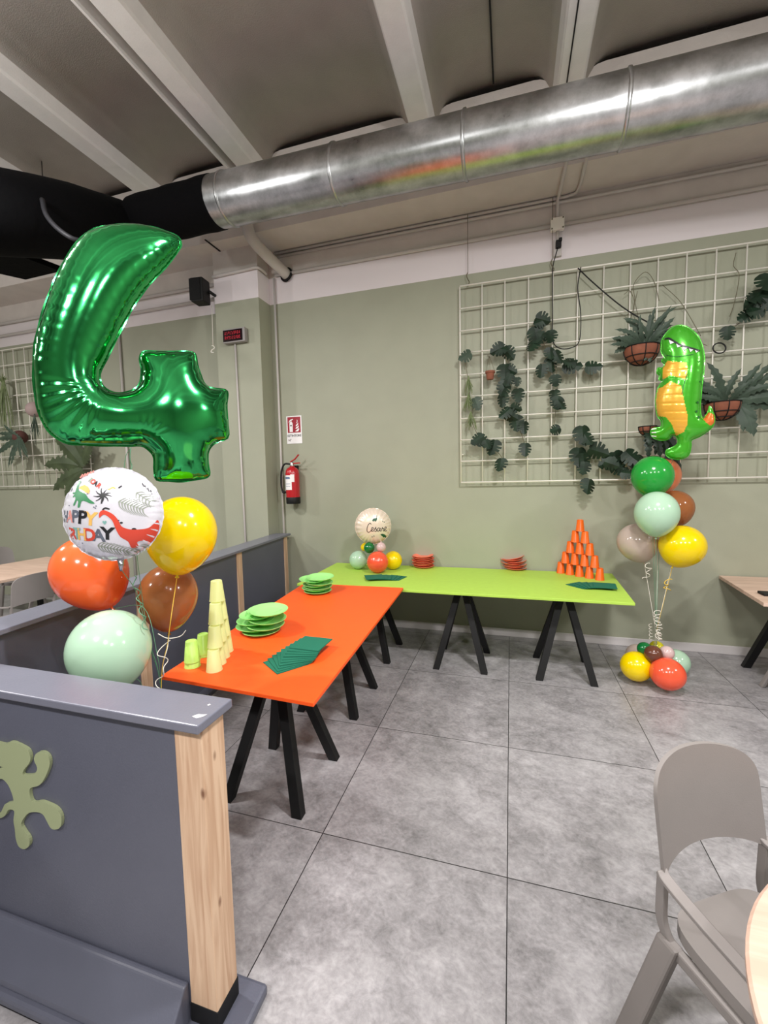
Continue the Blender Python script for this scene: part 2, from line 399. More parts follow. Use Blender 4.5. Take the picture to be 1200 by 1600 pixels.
# ------------------------------------------------------------------ room shell
WY = 4.71
bm = BM(); bx(bm, -10, 7, -6, 6.0, -.1, 0); struct(obj('floor', bm, M_floor))
bm = BM()
bx(bm, -10, 7, WY, WY+.2, 0, 3.88, 0); bx(bm, -10, 7, WY, WY+.2, 3.88, 4.185, 1); bx(bm, -10, 7, WY, WY+.2, 4.185, 5.6, 2)
struct(obj('wall_back', bm, [M_wall, M_band, M_upper]))
bm = BM(); bx(bm, 6.8, 7, -6, WY, 0, 5.6, 0); struct(obj('wall_right', bm, M_wall))
bm = BM(); bx(bm, -10, -9.8, -6, WY, 0, 5.6, 0); struct(obj('wall_left', bm, M_wall))
bm = BM(); bx(bm, -10, 7, -6.2, -6, 0, 5.6, 0); struct(obj('wall_front', bm, M_wall))
bm = BM(); bx(bm, -3.405, -2.805, 4.465, WY-.002, 0, 3.88, 0); bx(bm, -3.405, -2.805, 4.465, WY-.002, 3.88, 4.185, 1); bx(bm, -3.405, -2.805, 4.465, WY-.002, 4.185, 4.47, 2)
struct(obj('trim_1', bm, [M_wall, M_band, M_upper]))
bm = BM(); bx(bm, -2.80, 6.8, 4.692, WY-.001, 0, .085); struct(obj('baseboard_back', bm, M_base, bevel=.004))
# eaves beam: soffit plus upright face with rounded notches up to the ceiling troughs
bm = BM()
bx(bm, -10, 6.8, 4.27, WY-.001, 4.47, 4.56); bx(bm, -10, 6.8, 4.27, 4.40, 4.56, 5.02)
RIBS = [(-5.15, .18), (-3.94, .18), (-2.63, .18), (-.81, .17), (.475, .18), (2.25, .18), (3.5, .18), (5.2, .18)]
edges = [(-6.5, .18)]+RIBS+[(6.7, .18)]
for (xa, wa), (xb, wb) in zip(edges, edges[1:]):
    a, b = xa+wa/2+.03, xb-wb/2-.03; r = .13
    P = [(a, 5.0), (b, 5.0), (b, 5.12)]+[(b-r*(1-math.cos(t))*1.3, 5.12+r*math.sin(t)*.95) for t in (.4, .8, 1.2, PI/2)]+[(a+r*(1-math.cos(t))*1.3, 5.12+r*math.sin(t)*.95) for t in (PI/2, 1.2, .8, .4)]+[(a, 5.12)]
    prism(bm, P, lambda u, v, s: (u, 4.27+.1*s, v))
struct(obj('trim_2', bm, M_upper))
bm = BM(); bx(bm, -3.30, -3.28, 4.2, 4.46, 4.463, 4.469); struct(obj('trim_3', bm, M_dark))
# ceiling: shallow vaulted panels between ribs running towards the back wall
bm = BM()
def ceil_profile():
    P = []
    for (xa, wa), (xb, wb) in zip(edges, edges[1:]):
        a, b = xa+wa/2+.045, xb-wb/2-.045
        for k in range(21):
            t = k/20; x = a+(b-a)*t; e = min(t, 1-t)*(b-a)
            P.append((x, 5.12+.17*(1-math.exp(-e/.07))+.03*math.sin(PI*t)))
    return P
CP = ceil_profile()
lo = [bm.verts.new((x, -6, z)) for x, z in CP]; hi = [bm.verts.new((x, 4.6, z)) for x, z in CP]
l2 = [bm.verts.new((x, -6, 5.5)) for x, z in CP]; h2 = [bm.verts.new((x, 4.6, 5.5)) for x, z in CP]
for i in range(len(CP)-1):
    for A, B in ((lo, hi), (l2, h2)): bm.faces.new((A[i], A[i+1], B[i+1], B[i])).smooth = True
    bm.faces.new((lo[i], l2[i], l2[i+1], lo[i+1])); bm.faces.new((hi[i], h2[i], h2[i+1], hi[i+1]))
bx(bm, -10, -6.5, -6, 4.6, 5.3, 5.5)
ce = struct(obj('ceiling', bm, M_ceil))
k = 4
for x, w in RIBS:
    bm = BM()
    prism(bm, [(x-w/2, 5.0), (x+w/2, 5.0), (x+w/2+.015, 5.02), (x+w/2+.06, 5.2), (x-w/2-.06, 5.2), (x-w/2-.015, 5.02)], lambda u, v, s: (u, -6 if s else 4.269, v))
    if x == -2.63: prism(bm, [(x-w/2-.12, 5.0), (x-w/2-.10, 5.0), (x-w/2-.10, 5.2), (x-w/2-.14, 5.2)], lambda u, v, s: (u, -6 if s else 4.269, v))
    struct(obj('trim_%d' % k, bm, M_rib)); k += 1
bm = BM(); bx(bm, .437, .447, -6, 4.268, 4.994, 5.001); bx(bm, -.163, -.150, -6, 4.268, 5.30, 5.322); struct(obj('trim_%d' % k, bm, M_dark)); k += 1

# ------------------------------------------------------------------ services on the wall
def conduit(pts, r, label, name='conduit_pipe', cat='pipe', m=M_pvc, clips=True, sm=0):
    P = smoothpts(pts, sm) if sm else pts
    t = thing(name, label, cat, tuple(pts[0])); bm = BM(); tube(bm, P, r, 10); obj('pipe', bm, m, t, smooth=True, world=True)
    return t
conduit([(-2.70, 4.685, 4.20), (.40, 4.685, 4.20)], .017, 'grey conduit along the top of the white wall band, left of the junction box')
conduit([(.50, 4.685, 4.20), (6.7, 4.685, 4.22)], .017, 'grey conduit along the top of the white wall band, right of the junction box')
conduit([(-2.78, 4.62, 4.2), (-2.775, 4.5, 4.2), (-2.81, 4.44, 4.2), (-2.95, 4.44, 4.195), (-3.40, 4.44, 4.18)], .017, 'grey conduit wrapping the front of the green pillar', sm=4)
conduit([(-2.7, 4.69, 4.41), (.36, 4.69, 4.41), (6.7, 4.69, 4.41)], .015, 'lower grey conduit running just under the concrete soffit')
conduit([(-2.7, 4.685, 4.448), (.52, 4.685, 4.448), (.60, 4.66, 4.452), (.62, 4.55, 4.452), (.62, 4.15, 4.452)], .015, 'grey conduit bending from the wall out under the soffit towards the duct')
conduit([(.435, 4.68, 4.25), (.435, 4.68, 4.42), (.445, 4.60, 4.452), (.46, 4.15, 4.452)], .016, 'short grey conduit rising from the white junction box')
conduit([(-2.72, 4.68, 4.17), (-2.72, 4.68, .05)], .013, 'thin vertical conduit beside the pillar, left of the extinguisher')
conduit([(-3.14, 4.452, 3.46), (-3.12, 4.452, .05)], .012, 'thin vertical conduit running down the pillar below the red display')
conduit([(-9.5, 4.68, 4.02), (-3.42, 4.68, 4.05)], .02, 'conduit on the white band left of the pillar, lower of two')
conduit([(-9.5, 4.68, 4.2), (-3.42, 4.68, 4.22)], .02, 'conduit on the white band left of the pillar, upper of two')
conduit([(-5.15, 4.69, 4.0), (-5.15, 4.69, .05)], .016, 'vertical pipe on the green wall behind the number balloon')
t = thing('drain_pipe', 'thick grey plastic drain elbow entering the wall under the metal duct', 'pipe', (-2.55, 4.6, 4.3))
bm = BM(); tube(bm, smoothpts([(-2.72, 4.16, 4.62), (-2.71, 4.16, 4.48), (-2.68, 4.20, 4.36), (-2.62, 4.40, 4.27), (-2.57, 4.60, 4.215), (-2.555, 4.70, 4.19)], 6), .062, 18); obj('pipe', bm, M_pvc, t, smooth=True, world=True)
bm = BM(); tube(bm, [(-2.56, 4.685, 4.195), (-2.555, 4.706, 4.19)], .085, 20); obj('wall_collar', bm, M_dark, t, smooth=True, world=True)
# junction box and socket
t = thing('junction_box', 'small white square junction box at the top of the wall above the trellis', 'electrical box', (.435, 4.68, 4.2))
bm = BM(); box(bm, (.435, 4.678, 4.20), (.125, .055, .115)); obj('box_body', bm, M_white, t, world=True, bevel=.004)
for dx in (-.05, .05):
    for dz in (-.045, .045):
        bm = BM(); box(bm, (.435+dx, 4.648, 4.20+dz), (.012, .006, .012)); obj('screw', bm, M_stem, t, world=True)
t = thing('wall_socket', 'grey wall socket with a black plug below the junction box', 'socket', (.44, 4.69, 3.99))
bm = BM(); box(bm, (.44, 4.688, 3.98), (.075, .04, .16)); obj('socket_plate', bm, M_pvc, t, world=True, bevel=.004)
bm = BM(); box(bm, (.445, 4.65, 4.0), (.05, .05, .07)); box(bm, (.46, 4.63, 4.03), (.03, .04, .03)); obj('plug', bm, M_black, t, world=True, bevel=.006)
bm = BM(); tube(bm, [(.44, 4.69, 4.05), (.44, 4.69, 4.15)], .014, 8); obj('pipe', bm, M_pvc, t, world=True, smooth=True)
# cables hanging on the trellis
bm = BM(); tube(bm, smoothpts([(.44, 4.64, 3.97), (.40, 4.66, 3.82), (.39, 4.62, 3.70), (.395, 4.62, 3.3), (.40, 4.62, 3.08), (.46, 4.62, 3.00), (.56, 4.62, 2.99), (.64, 4.62, 3.05), (.65, 4.62, 3.3), (.62, 4.62, 3.55), (.645, 4.62, 3.74)], 6), .005, 6); tag(obj('power_cable', bm, M_black, smooth=True), 'thin dark cable dropping from the socket and looping on the trellis', 'cable')
bm = BM(); tube(bm, smoothpts([at(903, 419, Y=4.61), at(925, 440, Y=4.61), at(960, 470, Y=4.60), at(988, 490, Y=4.60), at(1022, 509, Y=4.6), at(1050, 528, Y=4.6)], 5), .006, 6); tag(obj('power_cable', bm, M_black, smooth=True), 'dark cable slanting across the trellis towards the left hanging basket', 'cable')
bm = BM(); tube(bm, smoothpts([at(1124+10*math.cos(a), 544+8*math.sin(a), Y=4.60) for a in np.linspace(0, 2*PI, 13)[:-1]], 3, True), .006, 6, closed=True); tag(obj('cable_ring', bm, M_black, smooth=True), 'small coiled black ring hanging on the trellis above the right basket', 'ring')

# ------------------------------------------------------------------ air duct
A0 = Vector((-2.67, 3.58, 4.372)); A1 = Vector((3.4, 3.36, 4.11)); DR = .213
dd = (A1-A0).normalized()
t = thing('air_duct', 'shiny galvanised round metal duct crossing under the ceiling', 'duct', tuple(A0))
bm = BM(); n = 40; tube(bm, [A0+dd*(i/n*(A1-A0).length) for i in range(n+1)], DR, 56); obj('duct_body', bm, M_duct, t, smooth=True, world=True, sharp=50)
for X in (-2.50, -1.395, -.33, .74, 2.0):
    q = A0+dd*((X-A0.x)/dd.x); bm = BM(); tube(bm, [q-dd*.014, q-dd*.008, q+dd*.008, q+dd*.014], [DR, DR+.009, DR+.009, DR], 56, cap=False); obj('joint_ring', bm, M_duct, t, smooth=True, world=True)
t = thing('textile_duct', 'black cloth sleeve and wide black duct at upper left of the hall', 'duct', (-3.4, 3.6, 4.3))
bm = BM(); P = []; R = []
for i in range(9):
    s = i/8; P.append(A0-dd*(.95*s-.03)+Vector((0, 0, -.02*s))); R.append(DR+.006+.004*math.sin(i*2.1))
tube(bm, P, R, 40); obj('cloth_sleeve', bm, M_blackfab, t, smooth=True, world=True, sharp=50)
bm = BM()
C0 = at(195, 360, Y=3.6); C1 = at(60, 340, D=3.55); C2 = at(-120, 320, D=3.0); C3 = at(-420, 290, D=2.6)
PP = smoothpts([C0+Vector((.25, .03, 0)), C0, C1, C2, C3], 6); tube(bm, PP, [(.20+.10*min(1, i/10)) for i in range(len(PP))], 28); obj('cloth_duct', bm, M_blackfab, t, smooth=True, world=True, sharp=50)
bm = BM()
zc = 3.80; q = [at(-90, 340, Z=zc), at(0, 388, Z=zc), at(95, 424, Z=zc), at(40, 437, Z=zc), at(0, 428, Z=zc), at(-90, 395, Z=zc)]
prism(bm, [(p.x, p.y) for p in q], lambda u, v, s: (u, v, zc+.05*s)); obj('bottom_board', bm, M_blackfab, t, world=True)
bm = BM(); tube(bm, [at(65, 252, Z=5.28), at(68, 300, D=3.5)], .005, 6); obj('hanger_rod', bm, M_black, t, smooth=True, world=True)
bm = BM(); tube(bm, smoothpts([at(66, 312, D=3.3), at(72, 335, D=3.24), at(88, 355, D=3.2), at(110, 371, D=3.2), at(128, 377, D=3.25)], 4), .018, 8); obj('strap', bm, mat('charcoal_strap', (34, 34, 38), .6), t, smooth=True, world=True)

# ------------------------------------------------------------------ speaker, display, hook, sign, extinguisher
t = thing('wall_speaker', 'small black loudspeaker mounted high at the left edge of the pillar', 'speaker', tuple(at(313, 456, Y=4.35)))
c = at(313, 456, Y=4.32); bm = BM(); box(bm, c, (.16, .16, .27), rot=Matrix.Rotation(.1, 3, 'Z')); obj('cabinet', bm, M_black, t, world=True, bevel=.015)
bm = BM(); box(bm, c+Vector((-.008, -.083, 0)), (.135, .012, .24), rot=Matrix.Rotation(.1, 3, 'Z')); obj('grille', bm, mat('speaker_mesh', (16, 16, 17), .9, bump=.5, bscale=300), t, world=True)
bm = BM(); tube(bm, [c+Vector((.10, .03, 0)), (-3.395, 4.47, c.z)], .018, 8); obj('bracket', bm, M_black, t, world=True, smooth=True)
bm = BM(); tube(bm, [at(331, 478, Y=4.44), at(333, 540, Y=4.44)], .004, 6)
tube(bm, smoothpts([at(331, 540, Y=4.44), at(334, 541, Y=4.44), at(335, 544, Y=4.44), at(331, 547, Y=4.44), at(330, 550, Y=4.44), at(334, 551, Y=4.44)], 4), .006, 6); tag(obj('hanging_hook', bm, M_white, smooth=True), 'thin wire ending in a white hook beside the pillar', 'hook')
dc = Vector((-3.15, 4.43, 3.62)); dc = at(367.5, 525, Y=4.425)
t = thing('led_display', 'small dark display box with red glowing text on the pillar', 'display', tuple(dc))
bm = BM(); box(bm, dc, (.30, .06, .16)); obj('display_case', bm, mat('grey_case', (150, 146, 144), .5), t, world=True, bevel=.006)
bm = BM(); box(bm, dc+Vector((-.012, -.032, 0)), (.262, .006, .13)); obj('display_glass', bm, mat('dark_glass', (30, 14, 18), .2), t, world=True)
bm = BM(); rr = random.Random(3)
for row in (.028, -.024):
    x = -.115
    while x < .085:
        for k_ in range(3):
            for l_ in range(5):
                if rr.random() < .6: box(bm, dc+Vector((x+k_*.006, -.0365, row+(l_-2)*.0075)), (.0045, .002, .0055))
        x += .024
obj('red_dots', bm, mat('red_led', (190, 30, 50), .5, emit=.12), t, world=True)
# sign
sc = at(459.5, 671.5, Y=4.70); t = thing('fire_extinguisher_sign', 'white and red fire extinguisher sign on the green wall', 'sign', tuple(sc))
SWd, SHt = .205, .335
fs = lambda d: (lambda u, v: (sc.x+u, 4.7035-d, sc.z+v))
bm = BM(); box(bm, (sc.x, 4.706, sc.z), (SWd, .005, SHt)); obj('sign_panel', bm, mat('sign_white', (240, 238, 238), .4), t, world=True)
bm = BM(); f0 = fs(.0010); put_poly(bm, [(-.088, -.035), (.088, -.035), (.088, .155), (-.088, .155)], f0); obj('red_square', bm, mat('sign_red', (156, 28, 46), .4), t, world=True)
bm = BM(); f1 = fs(.0020)
put_poly(bm, [(-.062, -.025), (-.018, -.025), (-.018, .075), (-.024, .092), (-.034, .10), (-.034, .112), (-.010, .125), (-.012, .132), (-.04, .125), (-.046, .125), (-.066, .108), (-.070, .085), (-.064, .085), (-.058, .10), (-.046, .112), (-.046, .10), (-.056, .092), (-.062, .075)], f1)
for q in ([(.012, -.018), (.03, -.022), (.055, -.02), (.068, .0), (.066, .02), (.05, .008), (.03, -.006)], [(.016, .012), (.04, .012), (.062, .03), (.064, .052), (.05, .040), (.03, .030)], [(.02, .042), (.04, .044), (.058, .062), (.056, .085), (.045, .07), (.03, .06)], [(.030, .075), (.045, .085), (.05, .11), (.04, .122), (.042, .10)]): put_poly(bm, q, f1)
obj('white_pictogram', bm, mat('sign_white', (240, 238, 238), .4), t, world=True)
bm = BM(); f2 = fs(.0022); put_text(bm, 'ESTINTORE', 0, -.072, .027, f2, sx=.98, bold=.012)
obj('sign_title', bm, mat('sign_black', (30, 30, 34), .5), t, world=True)
bm = BM(); f3_ = fs(.0026); put_poly(bm, [(-.052, .045), (-.03, .045), (-.03, .058), (-.052, .058)], f3_); obj('pictogram_label', bm, mat('sign_black', (30, 30, 34), .5), t, world=True)
bm = BM(); put_text(bm, 'N°', -.062, -.125, .027, f2, bold=.01)
obj('sign_number', bm, mat('sign_black', (30, 30, 34), .5), t, world=True)
# extinguisher
ec = at(457, 745, Y=4.60); ec.z = 0
zb, zt = at(458, 787, Y=4.6).z, at(456, 731, Y=4.6).z
t = thing('fire_extinguisher', 'red fire extinguisher with black hose hanging on the wall', 'fire extinguisher', (ec.x, 4.60, zb))
R_ = .083; H_ = zt-zb
M_red = mat('extinguisher_red', (178, 22, 34), .25, coat=.5)
bm = BM(); lathe(bm, [(0, .06), (R_, .06), (R_, H_-.07), (R_*.92, H_-.03), (R_*.7, H_-.005), (.03, H_+.01), (.03, H_+.02), (0, H_+.02)], 40); obj('cylinder', bm, M_red, t, smooth=True, sharp=50)
bm = BM(); lathe(bm, [(0, 0), (R_*.97, 0), (R_*1.03, .01), (R_*1.03, .075), (R_*.98, .085), (0, .085)], 40); obj('foot_ring', bm, M_black, t, smooth=True, sharp=50)
bm = BM(); lathe(bm, [(0, H_+.02), (.024, H_+.02), (.024, H_+.055), (.015, H_+.07), (0, H_+.07)], 20); obj('valve', bm, mat('brushed_metal', (170, 168, 165), .35, 1), t, smooth=True, sharp=50)
bm = BM(); beam(bm, (.01, 0, H_+.05), (.11, -.01, H_+.055), .022, .012); beam(bm, (-.02, 0, H_+.07), (.04, 0, H_+.10), .022, .012); beam(bm, (.04, 0, H_+.10), (.10, -.01, H_+.155), .02, .010); obj('handle', bm, M_red, t)
bm = BM(); tube(bm, smoothpts([(-.02, -.01, H_+.045), (-.09, -.02, H_+.045), (-.135, -.02, H_-.04), (-.145, -.02, H_*.55), (-.125, -.03, H_*.35), (-.085, -.04, .14)], 6), [.011]*25+[.015]*6, 12); obj('hose', bm, M_black, t, smooth=True)
bm = BM()
def cyl(a0, a1, z0, z1, rr_, mi=0):
    n_ = 12; A = []; B = []
    for i in range(n_+1):
        a = a0+(a1-a0)*i/n_; A.append(bm.verts.new((rr_*math.sin(a), -rr_*math.cos(a), z0))); B.append(bm.verts.new((rr_*math.sin(a), -rr_*math.cos(a), z1)))
    for i in range(n_): bm.faces.new((A[i], A[i+1], B[i+1], B[i])).material_index = mi
cyl(-.95, .35, .17, H_-.09, R_+.001); cyl(.2, .75, H_-.17, H_-.08, R_+.0012); cyl(-.8, .1, .30, .325, R_+.002, 1); cyl(-.7, .15, H_-.13, H_-.125, R_+.002, 1); cyl(-.7, .15, .24, .245, R_+.002, 1); cyl(-.7, .15, .21, .215, R_+.002, 1)
obj('paper_label', bm, [mat('sign_white', (1, 1, 1)), mat('label_blue', (96, 116, 150), .5)], t, recalc=False)
bm = BM(); bx(bm, -.03, .03, .08, .108, H_-.12, H_+.03); obj('wall_bracket', bm, M_black, t)

# ------------------------------------------------------------------ trellises
def trellis(label, X0, nx, Z0, Y, hooks, cell=.2277, nz=9, cellx=None):
    cx_ = cellx or cell
    t = thing('wire_trellis', label, 'trellis', (X0, Y, Z0), 'white wire trellises on the wall')
    bm = BM()
    for i in range(nx+1): tube(bm, [(X0+i*cx_, Y, Z0), (X0+i*cx_, Y, Z0+nz*cell)], .0065 if 0 < i < nx else .008, 8)
    for j in range(nz+1): tube(bm, [(X0, Y-.009, Z0+j*cell), (X0+nx*cx_, Y-.009, Z0+j*cell)], .0065 if 0 < j < nz else .008, 8)
    obj('wire_grid', bm, M_white, t, smooth=True, world=True)
    for hx in hooks:
        bm = BM(); tube(bm, [(hx, Y, Z0+nz*cell+.12), (hx, Y+.01, 4.45)], .003, 6)
        tube(bm, smoothpts([(hx, Y, Z0+nz*cell-.01), (hx+.015, Y-.01, Z0+nz*cell+.03), (hx, Y, Z0+nz*cell+.06), (hx-.012, Y, Z0+nz*cell+.10), (hx, Y, Z0+nz*cell+.13)], 5), .005, 6); obj('hanging_wire', bm, M_stem, t, smooth=True, world=True)
    for hx in (X0+.02, X0+nx*cx_-.02):
        bm = BM(); tube(bm, [(hx, Y, Z0+.3), (hx, WY-.002, Z0+.3)], .008, 8); obj('wall_spacer', bm, M_white, t, smooth=True, world=True)
    return t
trellis('white wire grid trellis above the green table, hung with plants', -.514, 13, 1.69, 4.65, (-.43, .39, 2.3))
trellis('white wire grid trellis far left behind the number balloon', -5.78-.2277*12, 12, 1.755, 4.65, (-7.5,))

# ------------------------------------------------------------------ plants
LEAF = [(0, .08), (.12, -.02), (.30, .04), (.44, .20), (.47, .33), (.16, .33), (.47, .40), (.46, .52), (.15, .47), (.43, .60), (.37, .72), (.14, .62), (.28, .84), (.12, .93), (0, 1.0), (-.12, .93), (-.28, .83), (-.14, .63), (-.38, .70), (-.43, .58), (-.15, .48), (-.47, .50), (-.48, .38), (-.16, .34), (-.46, .28), (-.40, .14), (-.26, .02), (-.12, -.02)]
def leaf(bm, p, ang, size, tilt=0.0, lean=0.0, mi=0, shape=LEAF, wide=1.0):
    """leaf hanging from point p, pointing along angle ang in the wall plane"""
    c, s = math.cos(ang), math.sin(ang)
    R = Matrix.Rotation(tilt, 3, 'X')
    def T(u, v):
        w = -.22*size*(v**2) + .28*abs(u)*size*1.0
        q = Vector((u*size*wide, w, v*size)); q = Matrix.Rotation(lean, 3, 'Z') @ (R @ q)
        return Vector(p)+Vector((q.x*c - q.z*s, q.y, q.x*s + q.z*c))
    n = len(shape); m = n//2
    mid = [bm.verts.new(T(0, v)) for v in np.linspace(0.02, .98, 7)]
    vs = [bm.verts.new(T(*q)) for q in shape]
    # fan triangles to nearest midrib vertex
    for i in range(n):
        a, b = shape[i], shape[(i+1) % n]; mv = (a[1]+b[1])/2; kx = int(round(max(0, min(1, (mv-.1)/.9))*6))
        try: bm.faces.new((vs[i], vs[(i+1) % n], mid[kx])).material_index = mi
        except ValueError: pass
        ka = int(round(max(0, min(1, (a[1]-.1)/.9))*6))
    for i in range(n):
        a, b, c_ = shape[i-1], shape[i], shape[(i+1) % n]
        k1 = int(round(max(0, min(1, ((a[1]+b[1])/2-.1)/.9))*6)); k2 = int(round(max(0, min(1, ((b[1]+c_[1])/2-.1)/.9))*6))
        if k1 != k2:
            for q in range(min(k1, k2), max(k1, k2)):
                try: bm.faces.new((vs[i], mid[q], mid[q+1])).material_index = mi
                except ValueError: pass
rl = random.Random(11)
def cr5(x, y): return (700+x*.2562, 370+y*.2562)
def vine(label, leaves, stem, mlist=M_leaf, Y=4.60, cat='plant', size=.12, pot=None, group='artificial vines on the trellis'):
    p0 = at(*stem[0], Y=Y)
    t = thing('trailing_vine', label, cat, tuple(p0), group)
    bm = BM(); tube(bm, smoothpts([at(x, y, Y=Y+.012) for x, y in stem], 5), .0035, 6); obj('stem', bm, M_stem, t, smooth=True, world=True)
    bm = BM()
    for L_ in leaves:
        x, y, sz = L_[:3]; a = math.radians(L_[3] if len(L_) > 3 else rl.uniform(120, 240))
        q = at(x, y, Y=Y-.02-rl.uniform(0, .03)); s_ = sz*size
        dirv = Vector((-math.sin(a), 0, math.cos(a)))
        leaf(bm, q-dirv*s_*.5, a, s_, tilt=rl.uniform(-.4, .3), lean=rl.uniform(-.5, .5))
    obj('foliage', bm, mlist, t, world=True)
    return t
C5 = cr5
vine('dark leafy vine with swiss cheese leaves hanging highest at the trellis centre left', [(*C5(580, 505), 1.3, 250), (*C5(560, 520), 1.1, 110), (*C5(535, 600), 1.5, 190), (*C5(560, 620), 1.1, 150), (*C5(625, 615), 1.25, 185), (*C5(522, 675), 1.3, 170), (*C5(622, 715), 1.1, 180), (*C5(670, 735), 1.3, 200), (*C5(635, 780), 1.3, 185), (*C5(570, 820), 1.2, 175), (*C5(655, 880), 1.1, 180), (*C5(760, 785), 1.5, 255), (*C5(735, 775), 1.1, 100), (*C5(890, 790), 1.3, 265), (*C5(648, 970), 1.0, 180), (*C5(665, 1020), 1.3, 170), (*C5(685, 1030), 1.1, 200), (*C5(650, 1180), 1.0, 110)], [C5(600, 500), C5(560, 600), C5(600, 680), C5(650, 780), C5(665, 880), C5(660, 1000), C5(650, 1130), C5(640, 1180)])
vine('dark vine with broad leaves trailing beside the small terracotta pot', [(*C5(300, 690), 1.3, 110), (*C5(330, 690), 1.2, 240), (*C5(372, 715), 1.3, 220), (*C5(350, 830), 1.5, 180), (*C5(385, 815), 1.1, 240), (*C5(365, 875), 1.2, 160), (*C5(335, 930), 1.4, 150), (*C5(430, 968), 1.2, 185), (*C5(330, 1000), 1.2, 180), (*C5(345, 1075), 1.2, 130), (*C5(385, 1090), 1.3, 240), (*C5(415, 1050), 1.0, 250), (*C5(415, 1140), 1.4, 190), (*C5(466, 1165), 1.1, 180), (*C5(470, 1300), 1.2, 175), (*C5(422, 885), .8, 180)], [C5(340, 700), C5(370, 800), C5(345, 900), C5(330, 1000), C5(380, 1090), C5(425, 1150), C5(460, 1240), C5(470, 1290)])
vine('short vine curling low at the trellis bottom left', [(*C5(180, 1240), 1.3, 120), (*C5(215, 1245), 1.3, 220), (*C5(240, 1270), 1.0, 200), (*C5(278, 1290), 1.5, 170), (*C5(325, 1395), 1.3, 180)], [C5(170, 1230), C5(240, 1240), C5(280, 1290), C5(325, 1340), C5(325, 1380)])
vine('dark vine at the bottom of the trellis left of the green balloon', [(*C5(825, 1215), 1.7, 185), (*C5(845, 1240), 1.3, 200), (*C5(920, 1312), 1.6, 250), (*C5(800, 1345), 1.6, 180), (*C5(835, 1370), 1.4, 190), (*C5(828, 1415), 1.2, 170), (*C5(845, 1525), 1.4, 160), (*C5(970, 1380), 1.4, 110), (*C5(1035, 1370), 1.7, 200), (*C5(1055, 1410), 1.4, 240), (*C5(1000, 1385), 1.2, 250), (*C5(1125, 1350), 1.6, 220), (*C5(1135, 1370), 1.2, 160), (*C5(1095, 1450), 1.1, 250)], [C5(780, 1205), C5(850, 1240), C5(890, 1300), C5(980, 1370), C5(1060, 1420), C5(1120, 1470)])
vine('small round leaf and large grey green leaves at the trellis top right', [(1137, 521, 1.0, 180), (1168, 474, 1.3, 95), (1182, 466, 1.4, 130), (1178, 488, 1.2, 110), (1164, 494, 1.0, 120), (1196, 445, 1.5, 170), (1202, 470, 1.6, 240)], [(1140, 515), (1160, 500), (1175, 470), (1196, 445)], size=.13)
vine('pale feathery vine at the left edge of the trellis', [(*C5(175, 1020), 1.2, 200), (*C5(100, 725), 1.2, 110)], [C5(95, 725), C5(120, 850), C5(130, 950), C5(150, 1030), C5(145, 1120), C5(180, 1210)], mlist=M_leafg)
def strands(bm, p, n, length, spread, r=.004, up=False, seed=0, droop=.5):
    g = random.Random(seed)
    for i in range(n):
        a = g.uniform(-spread, spread); l = length*g.uniform(.6, 1.1); yy = g.uniform(-.06, .02)
        q = [Vector(p)+Vector((a*t*.9, yy*t, (l*t*(1-droop*t) if up else -l*t)+.01*math.sin(6*t+i))) for t in (0, .25, .5, .75, 1)]
        tube(bm, smoothpts(q, 3), [r*(1.0-.6*k/12) for k in range(13)], 5)
t = thing('feathery_plant', 'pale green feathery tuft hanging at the left edge of the trellis', 'plant', tuple(at(*C5(125, 850), Y=4.61)))
bm = BM()
for i, (x, y) in enumerate([(125, 855), (125, 960), (140, 1070)]): strands(bm, at(*C5(x, y), Y=4.60), 26, .17, .07, .0045, seed=i)
obj('foliage', bm, M_leafp, t, smooth=True, world=True)
# frond: long lobed strap leaf
def frond(bm, p, a, length, width, droop, seed=0, yb=-.05, mi=0):
    g = random.Random(seed); N_ = 14; pos = Vector(p); ang = a; A = []; B = []; Cn = []
    for i in range(N_+1):
        t_ = i/N_; w_ = width*math.sin(PI*min(1, .12+t_*.9))**.7*(1+.28*(-1)**i)
        d_ = Vector((math.cos(ang), 0, math.sin(ang))); nn = Vector((-d_.z, 0, d_.x))
        y_ = yb*math.sin(PI*.6*t_)
        A.append(bm.verts.new(pos+nn*w_+Vector((0, y_+.25*w_, 0)))); B.append(bm.verts.new(pos-nn*w_+Vector((0, y_+.25*w_, 0)))); Cn.append(bm.verts.new(pos+Vector((0, y_, 0))))
        pos = pos+d_*(length/N_); ang -= droop/N_*(1 if math.cos(a) > 0 else -1)
    for i in range(N_):
        bm.faces.new((A[i], Cn[i], Cn[i+1], A[i+1])).material_index = mi; bm.faces.new((Cn[i], B[i], B[i+1], Cn[i+1])).material_index = mi
